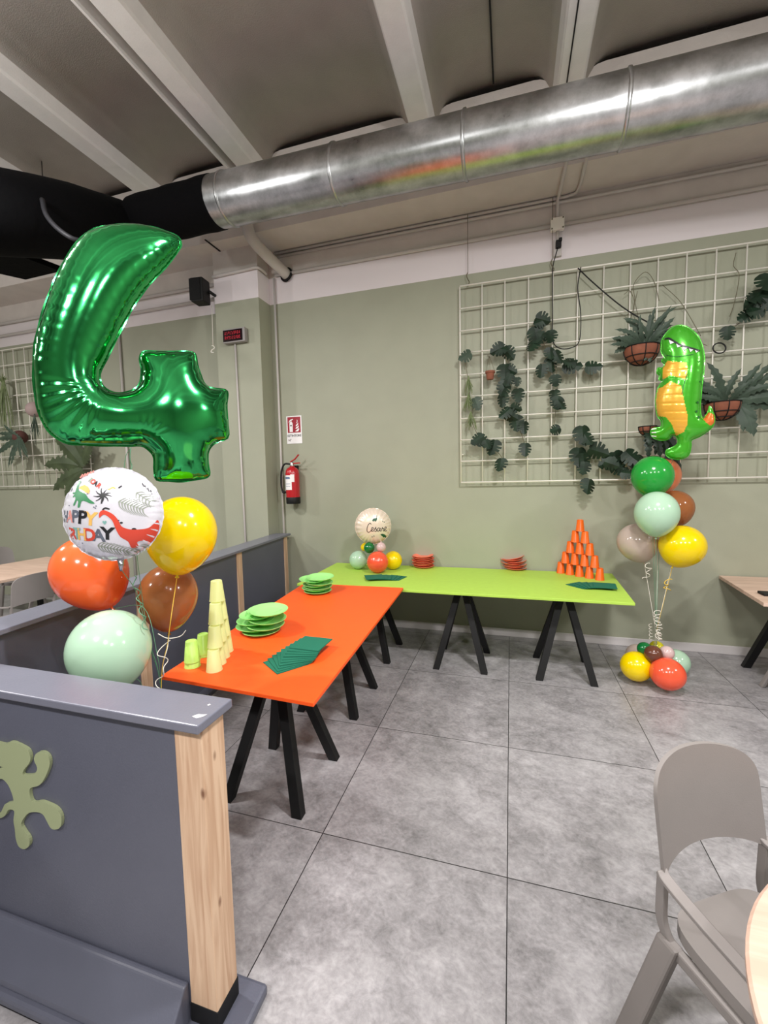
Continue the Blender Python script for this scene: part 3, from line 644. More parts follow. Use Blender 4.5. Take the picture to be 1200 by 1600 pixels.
def basket(x, y, w, label, fr, mleaf, seed=0, tilt=0.0, Y=4.52, squash=1.02):
    c = at(x, y, Y=Y); t = thing('hanging_basket', label, 'hanging planter', tuple(c), 'round clay hanging baskets on the trellis')
    bm = BM(); n_ = 10; prof = [(w*math.cos(a), w*squash*math.sin(a)*1.0) for a in np.linspace(-PI/2, .12, n_)]; prof[0] = (0, prof[0][1]); prof += [(w*.93, .03*w), (w*.5, .0), (0, .0)]
    M_ = Matrix.Rotation(tilt, 4, 'Y'); lathe(bm, prof, 28, M_, mi=0); obj('bowl', bm, M_terra, t, smooth=True)
    bm = BM()
    for kx in range(8):
        a = 2*PI*kx/8; tube(bm, [M_ @ Vector((w*1.02*math.cos(e)*math.cos(a), w*1.02*math.cos(e)*math.sin(a), w*squash*1.02*math.sin(e))) for e in np.linspace(-1.5, .12, 9)], .0045, 5)
    for e in (.1, -.5, -.95): tube(bm, [M_ @ Vector((w*1.02*math.cos(e)*math.cos(a), w*1.02*math.cos(e)*math.sin(a), w*squash*1.02*math.sin(e))) for a in np.linspace(0, 2*PI, 25)[:-1]], .0045, 5, closed=True)
    obj('wire_cage', bm, M_black, t, smooth=True)
    bm = BM()
    for (a, l_, w_, dr, dx) in fr+[(a_+rl.uniform(-14, 14), l__*rl.uniform(.6, 1), w__*.8, dr_+rl.uniform(-.5, .5), dx_+rl.uniform(-.03, .03)) for (a_, l__, w__, dr_, dx_) in fr]: frond(bm, (dx, -.02+.03*rl.random(), w*.05), math.radians(a), l_, w_, dr, yb=-rl.uniform(.02, .12))
    obj('foliage', bm, mleaf, t)
    return t
basket(1002, 545, .145, 'round clay basket with upright leaves left of the dinosaur balloon', [(100, .34, .030, .9, .02), (75, .30, .025, 1.4, .03), (120, .25, .03, 1.6, 0), (60, .28, .028, .4, .05), (140, .22, .03, .6, -.02), (90, .36, .022, .3, .05), (105, .30, .022, -.4, .0), (45, .28, .03, .5, .06), (150, .25, .03, .2, -.04), (30, .2, .03, 1.2, .08), (85, .4, .02, 1.2, .03), (70, .38, .02, .2, .06), (160, .2, .03, 1.2, -.05), (-80, .16, .03, .1, .03)], M_leafg)
basket(1128, 632, .135, 'round clay basket with long toothed fern arms right of the dinosaur balloon', [(10, .42, .04, .3, .06), (-5, .45, .04, .2, .06), (25, .42, .04, .8, .05), (100, .40, .035, .6, .0), (75, .36, .035, .5, .08), (150, .38, .035, .5, .0), (165, .34, .03, .3, .0), (130, .38, .03, .4, 0), (-50, .34, .05, .7, .09), (-65, .30, .05, .3, .10), (60, .30, .03, 1.5, .1), (45, .46, .035, .4, .05), (115, .3, .035, 1.5, 0)], M_leafg, seed=2)
basket(1012, 668, .075, 'small clay pot partly hidden behind the dinosaur balloon', [(-100, .22, .03, .2, .02), (-80, .30, .035, .1, .04), (-60, .34, .035, .2, .08), (-75, .42, .03, .15, .08), (-95, .3, .035, .1, .0), (-65, .46, .03, .1, .1)], M_leaf, seed=3)
# small terracotta pot on strings
pc = at(*C5(257, 845), Y=4.58); t = thing('terracotta_pot', 'small terracotta flowerpot hanging by strings on the trellis', 'flowerpot', tuple(pc))
bm = BM(); lathe(bm, [(0, -.042), (.033, -.042), (.043, .022), (.05, .022), (.05, .042), (.042, .042), (.038, .02), (0, .02)], 24); obj('pot', bm, M_terra, t, smooth=True, sharp=40)
bm = BM()
for dx, dy in ((-.045, 0), (.045, 0), (0, -.04)): tube(bm, [(dx, dy, .04), (-.01, .02, .20)], .0018, 5)
obj('string', bm, M_stem, t)
bm = BM()
for st in ([(985, 500), (992, 470), (990, 445), (1008, 425), (1022, 440), (1030, 470)], [(1000, 520), (994, 480), (985, 455), (975, 460)], [(1035, 445), (1060, 468), (1075, 490), (1095, 525)], [(1150, 395), (1146, 415), (1155, 430), (1148, 470), (1140, 495)], [(1020, 500), (1040, 505), (1065, 525), (1105, 540)], [(1000, 515), (990, 490), (996, 455)]):
    tube(bm, smoothpts([at(x, y, Y=4.63) for x, y in st], 5), .0028, 5)
tag(obj('dry_twigs', bm, M_stem, smooth=True), 'thin bare twigs wound through the upper right part of the trellis', 'twigs')
# far left plants
t = thing('air_plant', 'hanging grey air plant with long roots at far left trellis', 'plant', tuple(at(5, 590, Y=4.55)))
bm = BM(); strands(bm, at(5, 590, Y=4.55), 40, .75, .16, .006, seed=5); strands(bm, at(5, 600, Y=4.55), 25, .22, .16, .008, up=True, seed=6); obj('foliage', bm, M_leafp, t, smooth=True, world=True)
t = thing('antler_fern', 'dark antler shaped fern with clay pot on far left trellis', 'plant', tuple(at(30, 685, Y=4.5)))
bm = BM(); c = at(30, 683, Y=4.5)
for i, (a, l_) in enumerate([(185, .5), (200, .55), (215, .5), (235, .5), (255, .45), (160, .4), (-60, .4), (-40, .35), (-80, .35), (170, .3), (145, .3)]): frond(bm, c, math.radians(a), l_, .03, .4*(1 if i % 2 else -.5))
obj('foliage', bm, M_leafg, t, world=True)
bm = BM(); bmesh.ops.create_uvsphere(bm, u_segments=20, v_segments=12, radius=.10, matrix=Matrix.Translation(at(31, 683, Y=4.57))); obj('pot', bm, mat('dark_clay', (86, 52, 46), .8), t, smooth=True, world=True)
t = thing('broadleaf_plant', 'broad drooping leaves on the far trellis, between number and birthday balloons', 'plant', tuple(at(118, 705, Y=4.5)))
bm = BM()
for (x, y, a, l_, w_) in [(128, 730, 120, .62, .14), (122, 728, 165, .60, .10), (128, 735, 195, .6, .1), (126, 715, 95, .6, .08), (130, 735, 215, .5, .08), (130, 725, 60, .4, .08)]: frond(bm, at(x, y, Y=4.5), math.radians(a), l_, w_, .5)
tube(bm, [at(128, 730, Y=4.5), at(128, 722, Y=4.645)], .01, 6); obj('foliage', bm, mat('olive_leaf', (66, 78, 52), .5, noise=.3, nscale=6), t, world=True)
t = thing('hanging_pot', 'pale round hanging pot behind the left side of the number balloon', 'flowerpot', tuple(at(54, 640, Y=4.55)))
bm = BM(); bmesh.ops.create_uvsphere(bm, u_segments=20, v_segments=12, radius=.11, matrix=Matrix.Translation(at(54, 640, Y=4.55))); obj('pot', bm, mat('pale_clay', (160, 140, 136), .7), t, smooth=True, world=True)
bm = BM(); strands(bm, at(54, 648, Y=4.5), 20, .4, .09, .006, seed=9); obj('foliage', bm, M_leafg, t, smooth=True, world=True)

# ------------------------------------------------------------------ tables
def trestle(parent, cx, cy, top, along='x', dx=.215, dy=.235):
    e = bpy.data.objects.new('trestle', None); COL.objects.link(e); e.parent = parent
    e.location = Vector((cx, cy, 0))-parent.location
    for sx in (-1, 1):
        for sy in (-1, 1):
            bm = BM(); flatleg(bm, (sx*dx, sy*dy, 0), (sx*.024, sy*.045, top-.012), .058, .05); obj('leg', bm, M_black, e, bevel=.002)
    bm = BM(); bx(bm, -.13, .13, -.2, .2, top-.014, top-.002); bx(bm, -.05, .05, -.06, .06, top-.05, top-.013); obj('top_plate', bm, M_black, e)
    return e
def tabletop(parent, corners, z, th, m, bevel=.003):
    bm = BM(); off = parent.location
    prism(bm, corners, lambda u, v, s: (u-off.x, v-off.y, (z if s else z-th)-off.z)); return obj('tabletop', bm, m, parent, bevel=bevel)
ZO, ZG, ZW = .765, .745, .765
T_green = thing('trestle_table', 'long lime green covered trestle table along the wall', 'table', (-.5, 4.1, 0))
tabletop(T_green, [(-2.0, 3.645), (.930, 3.630), (.985, 4.685), (-2.02, 4.685)], ZG, .022, M_lime)
for cx in (-1.335, -.435, .455): trestle(T_green, cx, 3.965, ZG-.022)
T_or = thing('trestle_table', 'orange covered trestle table in the foreground left', 'table', (-1.3, 2.6, 0))
tabletop(T_or, [(-1.72, 1.675), (-.835, 1.630), (-.925, 3.635), (-1.90, 3.60)], ZO, .02, M_orange)
trestle(T_or, -1.275, 2.09, ZO-.02); trestle(T_or, -1.31, 3.01, ZO-.02)
T_w = thing('trestle_table', 'pale wooden table against the wall at the right edge', 'table', (2.5, 4.2, 0))
tabletop(T_w, [(1.815, 3.77), (3.3, 3.76), (3.36, 4.695), (1.90, 4.695)], ZW, .03, M_ply)
trestle(T_w, 2.235, 4.19, ZW-.03); trestle(T_w, 3.0, 4.19, ZW-.03)
bm = BM(); bx(bm, -.09, .09, -.05, .05, 0, .02); o = obj('menu_tray', bm, M_black, bevel=.004); tag(o, 'small black tray on the pale wooden table at right edge', 'tray'); p = at(1199, 930, Z=ZW); o.location = (p.x+.05, p.y+.01, ZW)
# far left table
T_l = thing('dining_table', 'pale wooden table behind the far grey partition', 'table', (-5.8, 3.2, 0))
tabletop(T_l, [(-6.33, 2.0), (-5.2, 2.0), (-5.25, 4.2), (-6.30, 4.3)], .75, .03, M_ply)
for q in ((-6.2, 2.15), (-5.35, 2.15), (-6.2, 4.1), (-5.35, 4.0)):
    bm = BM(); box(bm, (q[0]+5.8, q[1]-3.2, .36), (.05, .05, .72)); obj('leg', bm, M_black, T_l)
# round table
T_r = thing('round_table', 'round pale wooden tabletop at the bottom right corner', 'table', (1.0, .75, 0))
bm = BM(); lathe(bm, [(0, .735), (.568, .735), (.578, .741), (.578, .757), (.572, .762), (0, .762)], 96); obj('tabletop', bm, wood_mat('round_oak_board', (204, 172, 154), (190, 158, 140), axis=0, knots=False, scale=.8), T_r, smooth=True, sharp=30)
bm = BM(); lathe(bm, [(0, 0), (.25, 0), (.25, .012), (.035, .02), (.035, .72), (.12, .735), (0, .735)], 32); obj('pedestal', bm, M_black, T_r, smooth=True, sharp=40)

# ------------------------------------------------------------------ chairs
def make_chair(label, m, loc, rotz, group=None, name='armchair'):
    """local: +Y forward, seat centre at origin"""
    t = thing(name, label, 'chair', loc, group, rotz)
    Wd = .197; HX = .92
    def back(u, v, w):      # u lateral, v height ; curved shell leaning back
        y = -.19 - .050*(1-(u/Wd)**2) - .05*max(0, (v-.60)/.32)
        return Vector((u, y-w, v))
    out = [(-Wd, .60), (-Wd, .72), (-Wd, .78), (-Wd*.985, .82), (-Wd*.92, .850), (-Wd*.78, .874), (-Wd*.5, .890), (-Wd*.2, .897), (Wd*.2, .897), (Wd*.5, .890), (Wd*.78, .874), (Wd*.92, .850), (Wd*.985, .82), (Wd, .78), (Wd, .72), (Wd, .60), (Wd*.93, .600)]
    out += [(Wd*.90*math.cos(a), .597+.022*math.sin(a)) for a in np.linspace(.05, PI-.05, 15)] + [(-Wd*.93, .600)]
    out = [out[0]]+[(q.x, q.y) for q in smoothpts([Vector((*p, 0)) for p in out[2:15]], 3)]+out[15:]
    bm = BM(); sheet(bm, out, .0075, back, .013); obj('backrest', bm, m, t, smooth=True, sharp=60)
    sp = []
    for a in np.linspace(0, 2*PI, 49)[:-1]:
        c_, s_ = math.cos(a), math.sin(a); e = .42
        sp.append((.185*abs(c_)**e*(1 if c_ > 0 else -1)*(1+.05*s_), .205*abs(s_)**e*(1 if s_ > 0 else -1)))
    bm = BM(); sheet(bm, sp, .015, lambda u, v, w: Vector((u, v, .445+w-.015*math.exp(-((u/.12)**2+(v/.13)**2))-(.03*max(0, v-.13)/.08))), .035); obj('seat', bm, m, t, smooth=True, sharp=50)
    def strap(name, P, wa, th):
        bm = BM(); n_ = len(P); A = []
        for i, q in enumerate(P):
            tt = (P[min(i+1, n_-1)]-P[max(i-1, 0)]).normalized(); side = Vector((1, 0, 0)); nn = side.cross(tt).normalized()
            A.append([bm.verts.new(q+side*x_+nn*z_) for x_, z_ in ((-wa, -th), (wa, -th), (wa, th), (-wa, th))])
        for i in range(n_-1):
            for k_ in range(4): bm.faces.new((A[i][k_], A[i][(k_+1) % 4], A[i+1][(k_+1) % 4], A[i+1][k_]))
        bm.faces.new(A[0]); bm.faces.new(A[-1]); obj(name, bm, m, t, smooth=True, sharp=50, bevel=.003)
    for s in (-1, 1):
        strap('side_post', smoothpts([(s*Wd, -.19, .605), (s*Wd, -.192, .53), (s*(Wd-.002), -.19, .46), (s*(Wd-.01), -.165, .41), (s*(Wd-.02), -.12, .40)], 4), .010, .013)
        strap('armrest', smoothpts([(s*Wd, -.197, .612), (s*(Wd+.004), -.17, .600), (s*(Wd+.010), -.06, .590), (s*(Wd+.010), .05, .580), (s*(Wd+.002), .12, .55), (s*(Wd-.004), .15, .48), (s*(Wd-.012), .155, .41)], 5), .017, .007)
        bm = BM(); flatleg(bm, (s*.268, -.25, 0), (s*.192, -.165, .425), .036, .062); obj('leg', bm, m, t, bevel=.008)
        bm = BM(); flatleg(bm, (s*.30, .24, 0), (s*.185, .15, .42), .032, .045); obj('leg', bm, m, t, bevel=.008)
        bm = BM(); beam(bm, (s*.188, -.17, .405), (s*.185, .16, .405), .024, .035); obj('side_rail', bm, m, t, bevel=.006)
    return t
FA = math.atan2(-.855, .52)-PI/2
CH = make_chair('taupe plastic armchair with arched backrest in the bottom right foreground', M_chair, (.688, 1.238, 0), FA)

# ------------------------------------------------------------------ partitions
def partition_near():
    t = thing('low_partition', 'near slate grey partition with pine end post and green monkey cutout', 'partition', (-1.5, 1.03, 0))
    bm = BM(); bx(bm, -.97, -.87, .98, 1.08, .10, 1.03); obj('wooden_post', bm, M_pine, t, world=True, bevel=.003)
    bm = BM(); bx(bm, -.972, -.868, .978, 1.082, .0401, .105); obj('black_shoe', bm, M_black, t, world=True, bevel=.002)
    bm = BM(); bx(bm, -4.2, -.9705, .984, 1.07, .04, 1.03); obj('panel', bm, M_grey, t, world=True)
    bm = BM(); bx(bm, -4.2, -.853, .948, 1.105, 1.03, 1.058); obj('top_rail', bm, M_greyrail, t, world=True, bevel=.004)
    bm = BM(); fz = lambda u, v: (u, v, 1.0588)
    put_poly(bm, [(-.905, .985), (-.885, .98), (-.872, .992), (-.868, 1.006), (-.88, 1.002), (-.895, 1.0)], fz); obj('paint_chip', bm, mat('chip_white', (236, 234, 232), .5), t, world=True)
    bm = BM(); put_poly(bm, [(-.905, 1.05), (-.898, 1.048), (-.895, 1.056), (-.902, 1.058)], fz); obj('paint_chip', bm, mat('chip_white', (236, 234, 232), .5), t, world=True)
    bm = BM(); bx(bm, -4.2, -.79, .855, 1.135, 0, .04); o = obj('base_plate', bm, M_grey, t, world=True, bevel=.012)
    bm = BM(); prism(bm, [(.984, .04), (.984, .170), (.972, .172), (.962, .168), (.88, .06), (.875, .04)], lambda u, v, s: (-4.2 if s else -.976, u, v)); obj('sloped_skirting', bm, M_grey, t, world=True, bevel=.01)
    # monkey cutout on the panel
    def z6(x, y): return (x*.35833, 1030+y*.35833)
    pts = [(-40, 360), (20, 368), (50, 358), (80, 368), (100, 378), (125, 395), (136, 430), (128, 455), (108, 480), (103, 502), (140, 502), (160, 490), (165, 470), (152, 440), (155, 418), (170, 404), (195, 405), (215, 425), (220, 455), (210, 490), (190, 530), (170, 550), (140, 558), (132, 570), (135, 600), (148, 622), (180, 618), (215, 630), (250, 650), (270, 685), (268, 725), (250, 740), (225, 735), (205, 700), (190, 675), (165, 665), (130, 668), (108, 690), (95, 720), (110, 750), (130, 780), (130, 810), (110, 826), (85, 815), (72, 780), (68, 740), (62, 700), (65, 660), (40, 655), (25, 680), (0, 692), (-30, 685), (-60, 660), (-55, 645), (-30, 668), (0, 672), (15, 650), (25, 630), (50, 622), (62, 612), (50, 570), (30, 535), (0, 520), (-60, 560), (-90, 540), (-60, 510), (0, 475), (20, 478), (5, 465), (-30, 465), (-80, 450), (-90, 410)]
    yy = .984; q = smoothpts([Vector((p_.x, p_.z, 0)) for p_ in [at(*z6(x, y), Y=yy-.008) for x, y in pts]], 3, True)
    bm = BM(); q2 = [(p_.x, p_.y) for p_ in q]
    put_poly(bm, q2, lambda u, v: (u, yy-.0105, v)); put_poly(bm, q2, lambda u, v: (u, yy-.0005, v))
    fa = [bm.verts.new((u, yy-.0105, v)) for u, v in q2]; fb_ = [bm.verts.new((u, yy-.0005, v)) for u, v in q2]
    for i in range(len(q2)): bm.faces.new((fa[i], fa[(i+1) % len(q2)], fb_[(i+1) % len(q2)], fb_[i]))
    bmesh.ops.remove_doubles(bm, verts=bm.verts, dist=1e-6); obj('monkey_cutout', bm, mat('sage_board', (150, 158, 122), .55), t, world=True)
partition_near()
def partition_far():
    a = Vector((-2.73, 4.66, 0)); b = Vector((-2.20, .1, 0)); d = (b-a).normalized(); nrm = Vector((-d.y, d.x, 0))   # towards the tables
    if nrm.x < 0: nrm = -nrm
    t = thing('low_partition', 'far slate grey partition with pine posts running to the back wall', 'partition', tuple((a+b)/2))
    L_ = (b-a).length
    def slab(name, s0, s1, n0, n1, z0, z1, m, bev=0):
        bm = BM(); P = [a+d*s0+nrm*n0, a+d*s1+nrm*n0, a+d*s1+nrm*n1, a+d*s0+nrm*n1]
        hexa(bm, [Vector((p.x, p.y, z0)) for p in P]+[Vector((p.x, p.y, z1)) for p in P]); return obj(name, bm, m, t, world=True, bevel=bev)
    slab('top_rail', 0.02, L_, -.09, .115, 1.075, 1.10, M_greyrail, .004)
    posts = [.06, 1.17, 2.45, 3.7]
    for i, s in enumerate(posts): slab('wooden_post', s, s+.095, -.01, .085, 0.04, 1.074, M_pine, .003)
    for s0, s1 in zip([q+.096 for q in posts], posts[1:]+[L_]): slab('panel', s0, s1, 0, .075, .04, 1.074, M_grey)
    slab('base_plate', 0.02, L_, -.08, .16, 0, .04, M_grey, .008)
partition_far()

# ------------------------------------------------------------------ cups
def cup_mesh(bm, h=.112, r1=.040, r0=.028):
    # upturned: rim at the bottom
    lathe(bm, [(r1, .004), (r1+.0015, .002), (r1+.0015, 0), (r1-.001, 0), (r1-.002, .004), (r0, h-.006), (0, h-.007)], 24)
    lathe(bm, [(r1, .004), (r0+.001, h-.002), (r0-.002, h), (r0-.004, h-.001), (r0-.005, h-.004), (0, h-.004)], 24)
M_cupo = mat('orange_plastic', (255, 118, 30), .35, transl=.25)
M_cupy = mat('translucent_lime_yellow_plastic', (248, 252, 198), .3, transl=.4, alpha=.72)
M_cupg = mat('lime_green_plastic', (188, 230, 112), .35)
ORD = ['', 'first', 'second', 'third', 'fourth', 'fifth', 'sixth', 'seventh', 'eighth', 'ninth', 'tenth', 'eleventh']
def cup(p, m, label, group, proto={}):
    k_ = m.name
    if k_ not in proto:
        bm = BM(); cup_mesh(bm); bmesh.ops.remove_doubles(bm, verts=bm.verts, dist=1e-6); o = obj('plastic_cup', bm, m, smooth=True, sharp=60); proto[k_] = o
    else:
        o = proto[k_].copy(); COL.objects.link(o)
    o.location = p; tag(o, label, 'cup', group); return o
ROWN = ['bottom', 'second', 'third', 'fourth', 'fifth']
PA = at(876, 895, Z=ZG); PB = at(937, 906, Z=ZG)
PA.z = PB.z = ZG+.0005
for lv in range(5):
    n_ = 5-lv
    for i in range(n_):
        s_ = (lv*.5+i)/4; p = PA.lerp(PB, s_); p.z += lv*.1125; p.y += rl.uniform(-.004, .004)
        lab = 'orange upturned cup at the very top of the orange cup pyramid' if n_ == 1 else 'orange upturned cup, %s from left in the %s row of the pyramid' % (ORD[i+1], ROWN[lv])
        cup(p, M_cupo, lab, 'orange cups stacked in a pyramid')
PA = at(335, 1047, Z=ZO); PB = at(356, 1013, Z=ZO); dv = (PB-PA).normalized()*.083; PA.z = ZO+.0005
for lv in range(4):
    n_ = 4-lv
    for i in range(n_):
        p = PA+dv*(lv*.5+i); p.z = ZO+.0005+lv*.1125; 
        lab = 'clear yellow cup at the very top of the yellow cup pyramid' if n_ == 1 else 'clear yellow cup, %s from the front in the %s row of its pyramid' % (ORD[i+1], ROWN[lv])
        cup(p, M_cupy, lab, 'pale yellow cups stacked in a pyramid')
p = at(301, 1041, Z=ZO); p.z = ZO+.0005
cup(p, M_cupg, 'lower green cup of the nested pair beside the yellow pyramid', 'green cups on the orange table')
p2 = p.copy(); p2.z += .030; cup(p2, M_cupg, 'upper green cup of the nested pair beside the yellow pyramid', 'green cups on the orange table')
p = at(319, 1024, Z=ZO); p.z = ZO+.0005; cup(p, M_cupg, 'lower green cup of the nested pair standing behind', 'green cups on the orange table')
p2 = p.copy(); p2.z += .014; cup(p2, M_cupg, 'upper green cup of the nested pair standing behind', 'green cups on the orange table')

# ------------------------------------------------------------------ plates
M_pg = mat('bright_green_plate', (172, 244, 146), .3, transl=.12)
M_po = mat('coral_orange_plate', (255, 138, 108), .3, transl=.12)
def plate_proto(m, r=.128):
    bm = BM(); lathe(bm, [(0, .003), (r*.66, .003), (r*.74, .006), (r*.84, .016), (r*.97, .0212), (r*.99, .0222), (r, .0205), (r*.99, .0185), (r*.85, .0135), (r*.76, .003), (r*.68, 0), (0, 0)], 48)
    return obj('party_plate', bm, m, smooth=True, sharp=70)
PG = plate_proto(M_pg, .122); PO = plate_proto(M_po, .118)
used_p = {}
def stack(pts, z0, proto, where, col, group, dz=.012, cam_px=None):
    n_ = len(pts)
    for i, (dx, dy, tx, ty) in enumerate(pts):
        if proto.name in used_p: o = proto.copy(); COL.objects.link(o)
        else: o = proto; used_p[proto.name] = 1
        r_ = .12; lift = r_*(abs(tx)+abs(ty))*.0
        o.location = (cam_px.x+dx, cam_px.y+dy, z0+i*dz+lift+.0005); o.rotation_euler = (tx, ty, 0)
        pos = 'topmost' if i == n_-1 else 'bottom' if i == 0 else ORD[n_-i]+' from top'
        tag(o, '%s plate, %s in the stack %s' % (col, pos, where), 'plate', group)
c = at(408, 987, Z=ZO)
stack([(.01, -.01, 0, 0), (-.045, .0, -.02, .03), (.035, .0, .02, .04), (-.05, .02, .03, -.02), (.045, .01, .02, .05), (-.035, .03, .04, -.03), (-.005, .075, .04, -.03), (.06, .01, .04, .02)], ZO, PG, 'nearer on the orange table', 'green', 'green plates in the near stack', .0185, c)
c = at(496, 925, Z=ZO)
stack([(.01, -.01, 0, 0), (-.015, .0, -.03, .03), (.01, .0, .03, .03), (-.01, .01, .03, -.02), (.02, .0, .0, .05), (-.05, .02, .03, .05), (.015, .035, .05, .02)], ZO, PG, 'farther on the orange table', 'green', 'green plates in the far stack', .0185, c)
c = at(661, 886, Z=ZG)
stack([(.01, .0, 0, 0), (-.01, .01, 0, .03), (.012, .0, .03, -.03), (-.01, .0, .03, .03), (.01, .01, .04, -.04), (-.01, .01, .02, .02), (.0, .01, .03, -.02)], ZG, PO, 'next to the small balloons', 'coral orange', 'coral plates in the left stack', .019, c)
c = at(804, 889, Z=ZG)
stack([(.01, .0, 0, 0), (-.015, .01, 0, .03), (.01, .0, .03, -.04), (-.03, .0, .03, .02), (.01, .01, .04, -.06), (-.03, .01, .02, -.04), (-.01, .02, .06, -.20)], ZG, PO, 'at the middle of the green table', 'coral orange', 'coral plates in the right stack', .019, c)

# ------------------------------------------------------------------ napkins
M_nap = mat('dark_green_paper', (22, 104, 80), .8, bump=.1, bscale=120)
bm = BM()
for k_ in range(3): bx(bm, -.092+.0015*k_, .092-.0008*k_, -.092+.001*k_, .092, .0007+k_*.0016, .0019+k_*.0016)
bx(bm, -.092, -.088, -.09, .092, .0007, .0052)
NP = obj('paper_napkin', bm, M_nap, bevel=.0005)
first = [True]
def napkin(p, rot, label, group, tx=0, ty=0, sy=1):
    if first[0]: o = NP; first[0] = False
    else: o = NP.copy(); COL.objects.link(o)
    o.location = p; o.rotation_euler = (tx, ty, rot); o.scale = (1, sy, 1); tag(o, label, 'napkin', group)
def fan(n_, q0, q1, r0, r1, z, where, group, dz=.005):
    a, b = at(*q0, Z=z), at(*q1, Z=z)
    for i in range(n_):
        s_ = i/(n_-1); p = a.lerp(b, s_); p.z = z+i*dz+.0002
        pos = 'topmost' if i == n_-1 else 'bottom' if i == 0 else ORD[n_-i]+' from top'
        napkin(p, r0+(r1-r0)*s_, 'dark green paper napkin, %s in the fan %s' % (pos, where), group, tx=.006*(i % 3), ty=-.004*(i % 2))
fan(10, (447, 1037), (487, 1018), .95, -.03, ZO, 'on the orange table', 'napkins on the orange table')
fan(6, (617, 903), (585, 905), -.25, .45, ZG, 'by the small balloons', 'napkins by the small balloons', .004)
fan(6, (908, 915), (945, 919), .75, -.12, ZG, 'by the orange cup pyramid', 'napkins by the cup pyramid', .004)

# ------------------------------------------------------------------ balloons
def latex_prof(r, neck=1.12, el=1.0):
    P = []
    for i in range(25):
        a = -PI/2+PI*i/24; z = r*el*math.sin(a); rr_ = r*math.cos(a)
        if z < 0: z = z*(1+(neck-1)*(-math.sin(a))**1.5); rr_ *= 1-.10*(-math.sin(a))**3
        P.append((max(rr_, 0), z))
    P[0] = (0, P[0][1]); P[-1] = (0, P[-1][1]); return P
def balloon_mat(name, rgb, tr=.18, alpha=1): return mat(name, rgb, .16, transl=tr, coat=.4, alpha=alpha, spec=.6)
B_or = balloon_mat('orange_latex', (255, 112, 56)); B_ye = balloon_mat('yellow_latex', (255, 224, 0)); B_mi = balloon_mat('mint_latex', (190, 224, 196))
B_br = balloon_mat('brown_latex', (184, 116, 68), .35, .93); B_gr = balloon_mat('green_latex', (40, 164, 62)); B_pk = balloon_mat('dusty_pink_latex', (216, 196, 186), .3)
B_rd = balloon_mat('red_orange_latex', (255, 100, 66)); B_dg = balloon_mat('dark_green_latex', (16, 118, 58)); B_bd = balloon_mat('dark_brown_latex', (110, 66, 50)); B_pe = balloon_mat('peach_latex', (244, 140, 92)); B_pi = balloon_mat('pale_pink_latex', (232, 206, 204), .3); B_yk = balloon_mat('chrome_yellow_latex', (214, 204, 40))
def latex(x, y, rpx, D, m, label, group, tilt=(0, 0), neck=1.14, ribbon=None, rib_m=None, pos=None, r=None, name='balloon', el=1.0):
    c = at(x, y, D=D) if pos is None else Vector(pos); r = rpx*D/FPX if r is None else r
    t = thing(name, label, 'balloon', tuple(c), group)
    M_ = Matrix.Rotation(tilt[0], 4, 'X') @ Matrix.Rotation(tilt[1], 4, 'Y')
    bm = BM(); lathe(bm, latex_prof(r, neck, el), 48, M_); obj('balloon_skin', bm, m, t, smooth=True)
    bm = BM(); zb_ = -r*neck*el; lathe(bm, [(0, zb_+.01), (.007, zb_+.002), (.0045, zb_-.006), (.010, zb_-.014), (.0085, zb_-.016), (0, zb_-.012)], 14, M_); obj('knot', bm, m, t, smooth=True)
    if ribbon:
        st = c+(M_ @ Vector((0, 0, zb_-.008))); bm = BM(); tube(bm, smoothpts([st]+[Vector(q) for q in ribbon], 6), .0016, 5); obj('ribbon', bm, rib_m, t, smooth=True, world=True)
    return t
R_w = mat('white_ribbon', (232, 226, 214), .3); R_y = mat('gold_ribbon', (226, 186, 60), .3); R_t = mat('green_ribbon', (90, 140, 110), .3)
G1 = 'helium balloons by the near partition'
anchor = at(252, 1080, D=1.9); low = Vector((anchor.x, anchor.y, .12))
RB = [at(258, 1010, D=1.88), anchor, low]
latex(172, 1014, 58, 1.8, B_mi, 'large mint green balloon lowest of the left bunch', G1, el=1.04, tilt=(.1, -.3), ribbon=[at(225, 1080, D=1.9), low], rib_m=R_t, neck=1.06)
latex(141, 893, 52, 2.02, B_or, 'large orange balloon at the left of the left bunch', G1, el=1.08, tilt=(.1, -.5), neck=1.16, ribbon=[at(225, 950, D=1.95), at(245, 1020, D=1.9)]+RB[1:], rib_m=R_t)
latex(284, 834, 52, 1.96, B_ye, 'big yellow balloon at the right of the left bunch', G1, el=1.12, tilt=(0, .2), neck=1.14, ribbon=[at(268, 960, D=1.86), at(262, 1005, D=1.87)]+RB[1:], rib_m=R_y)
latex(263, 930, 43, 2.12, B_br, 'translucent brown balloon behind the yellow one of the left bunch', G1, el=1.12, tilt=(0, .05), neck=1.22, ribbon=[at(262, 1010, D=1.92)]+RB[1:], rib_m=R_w)
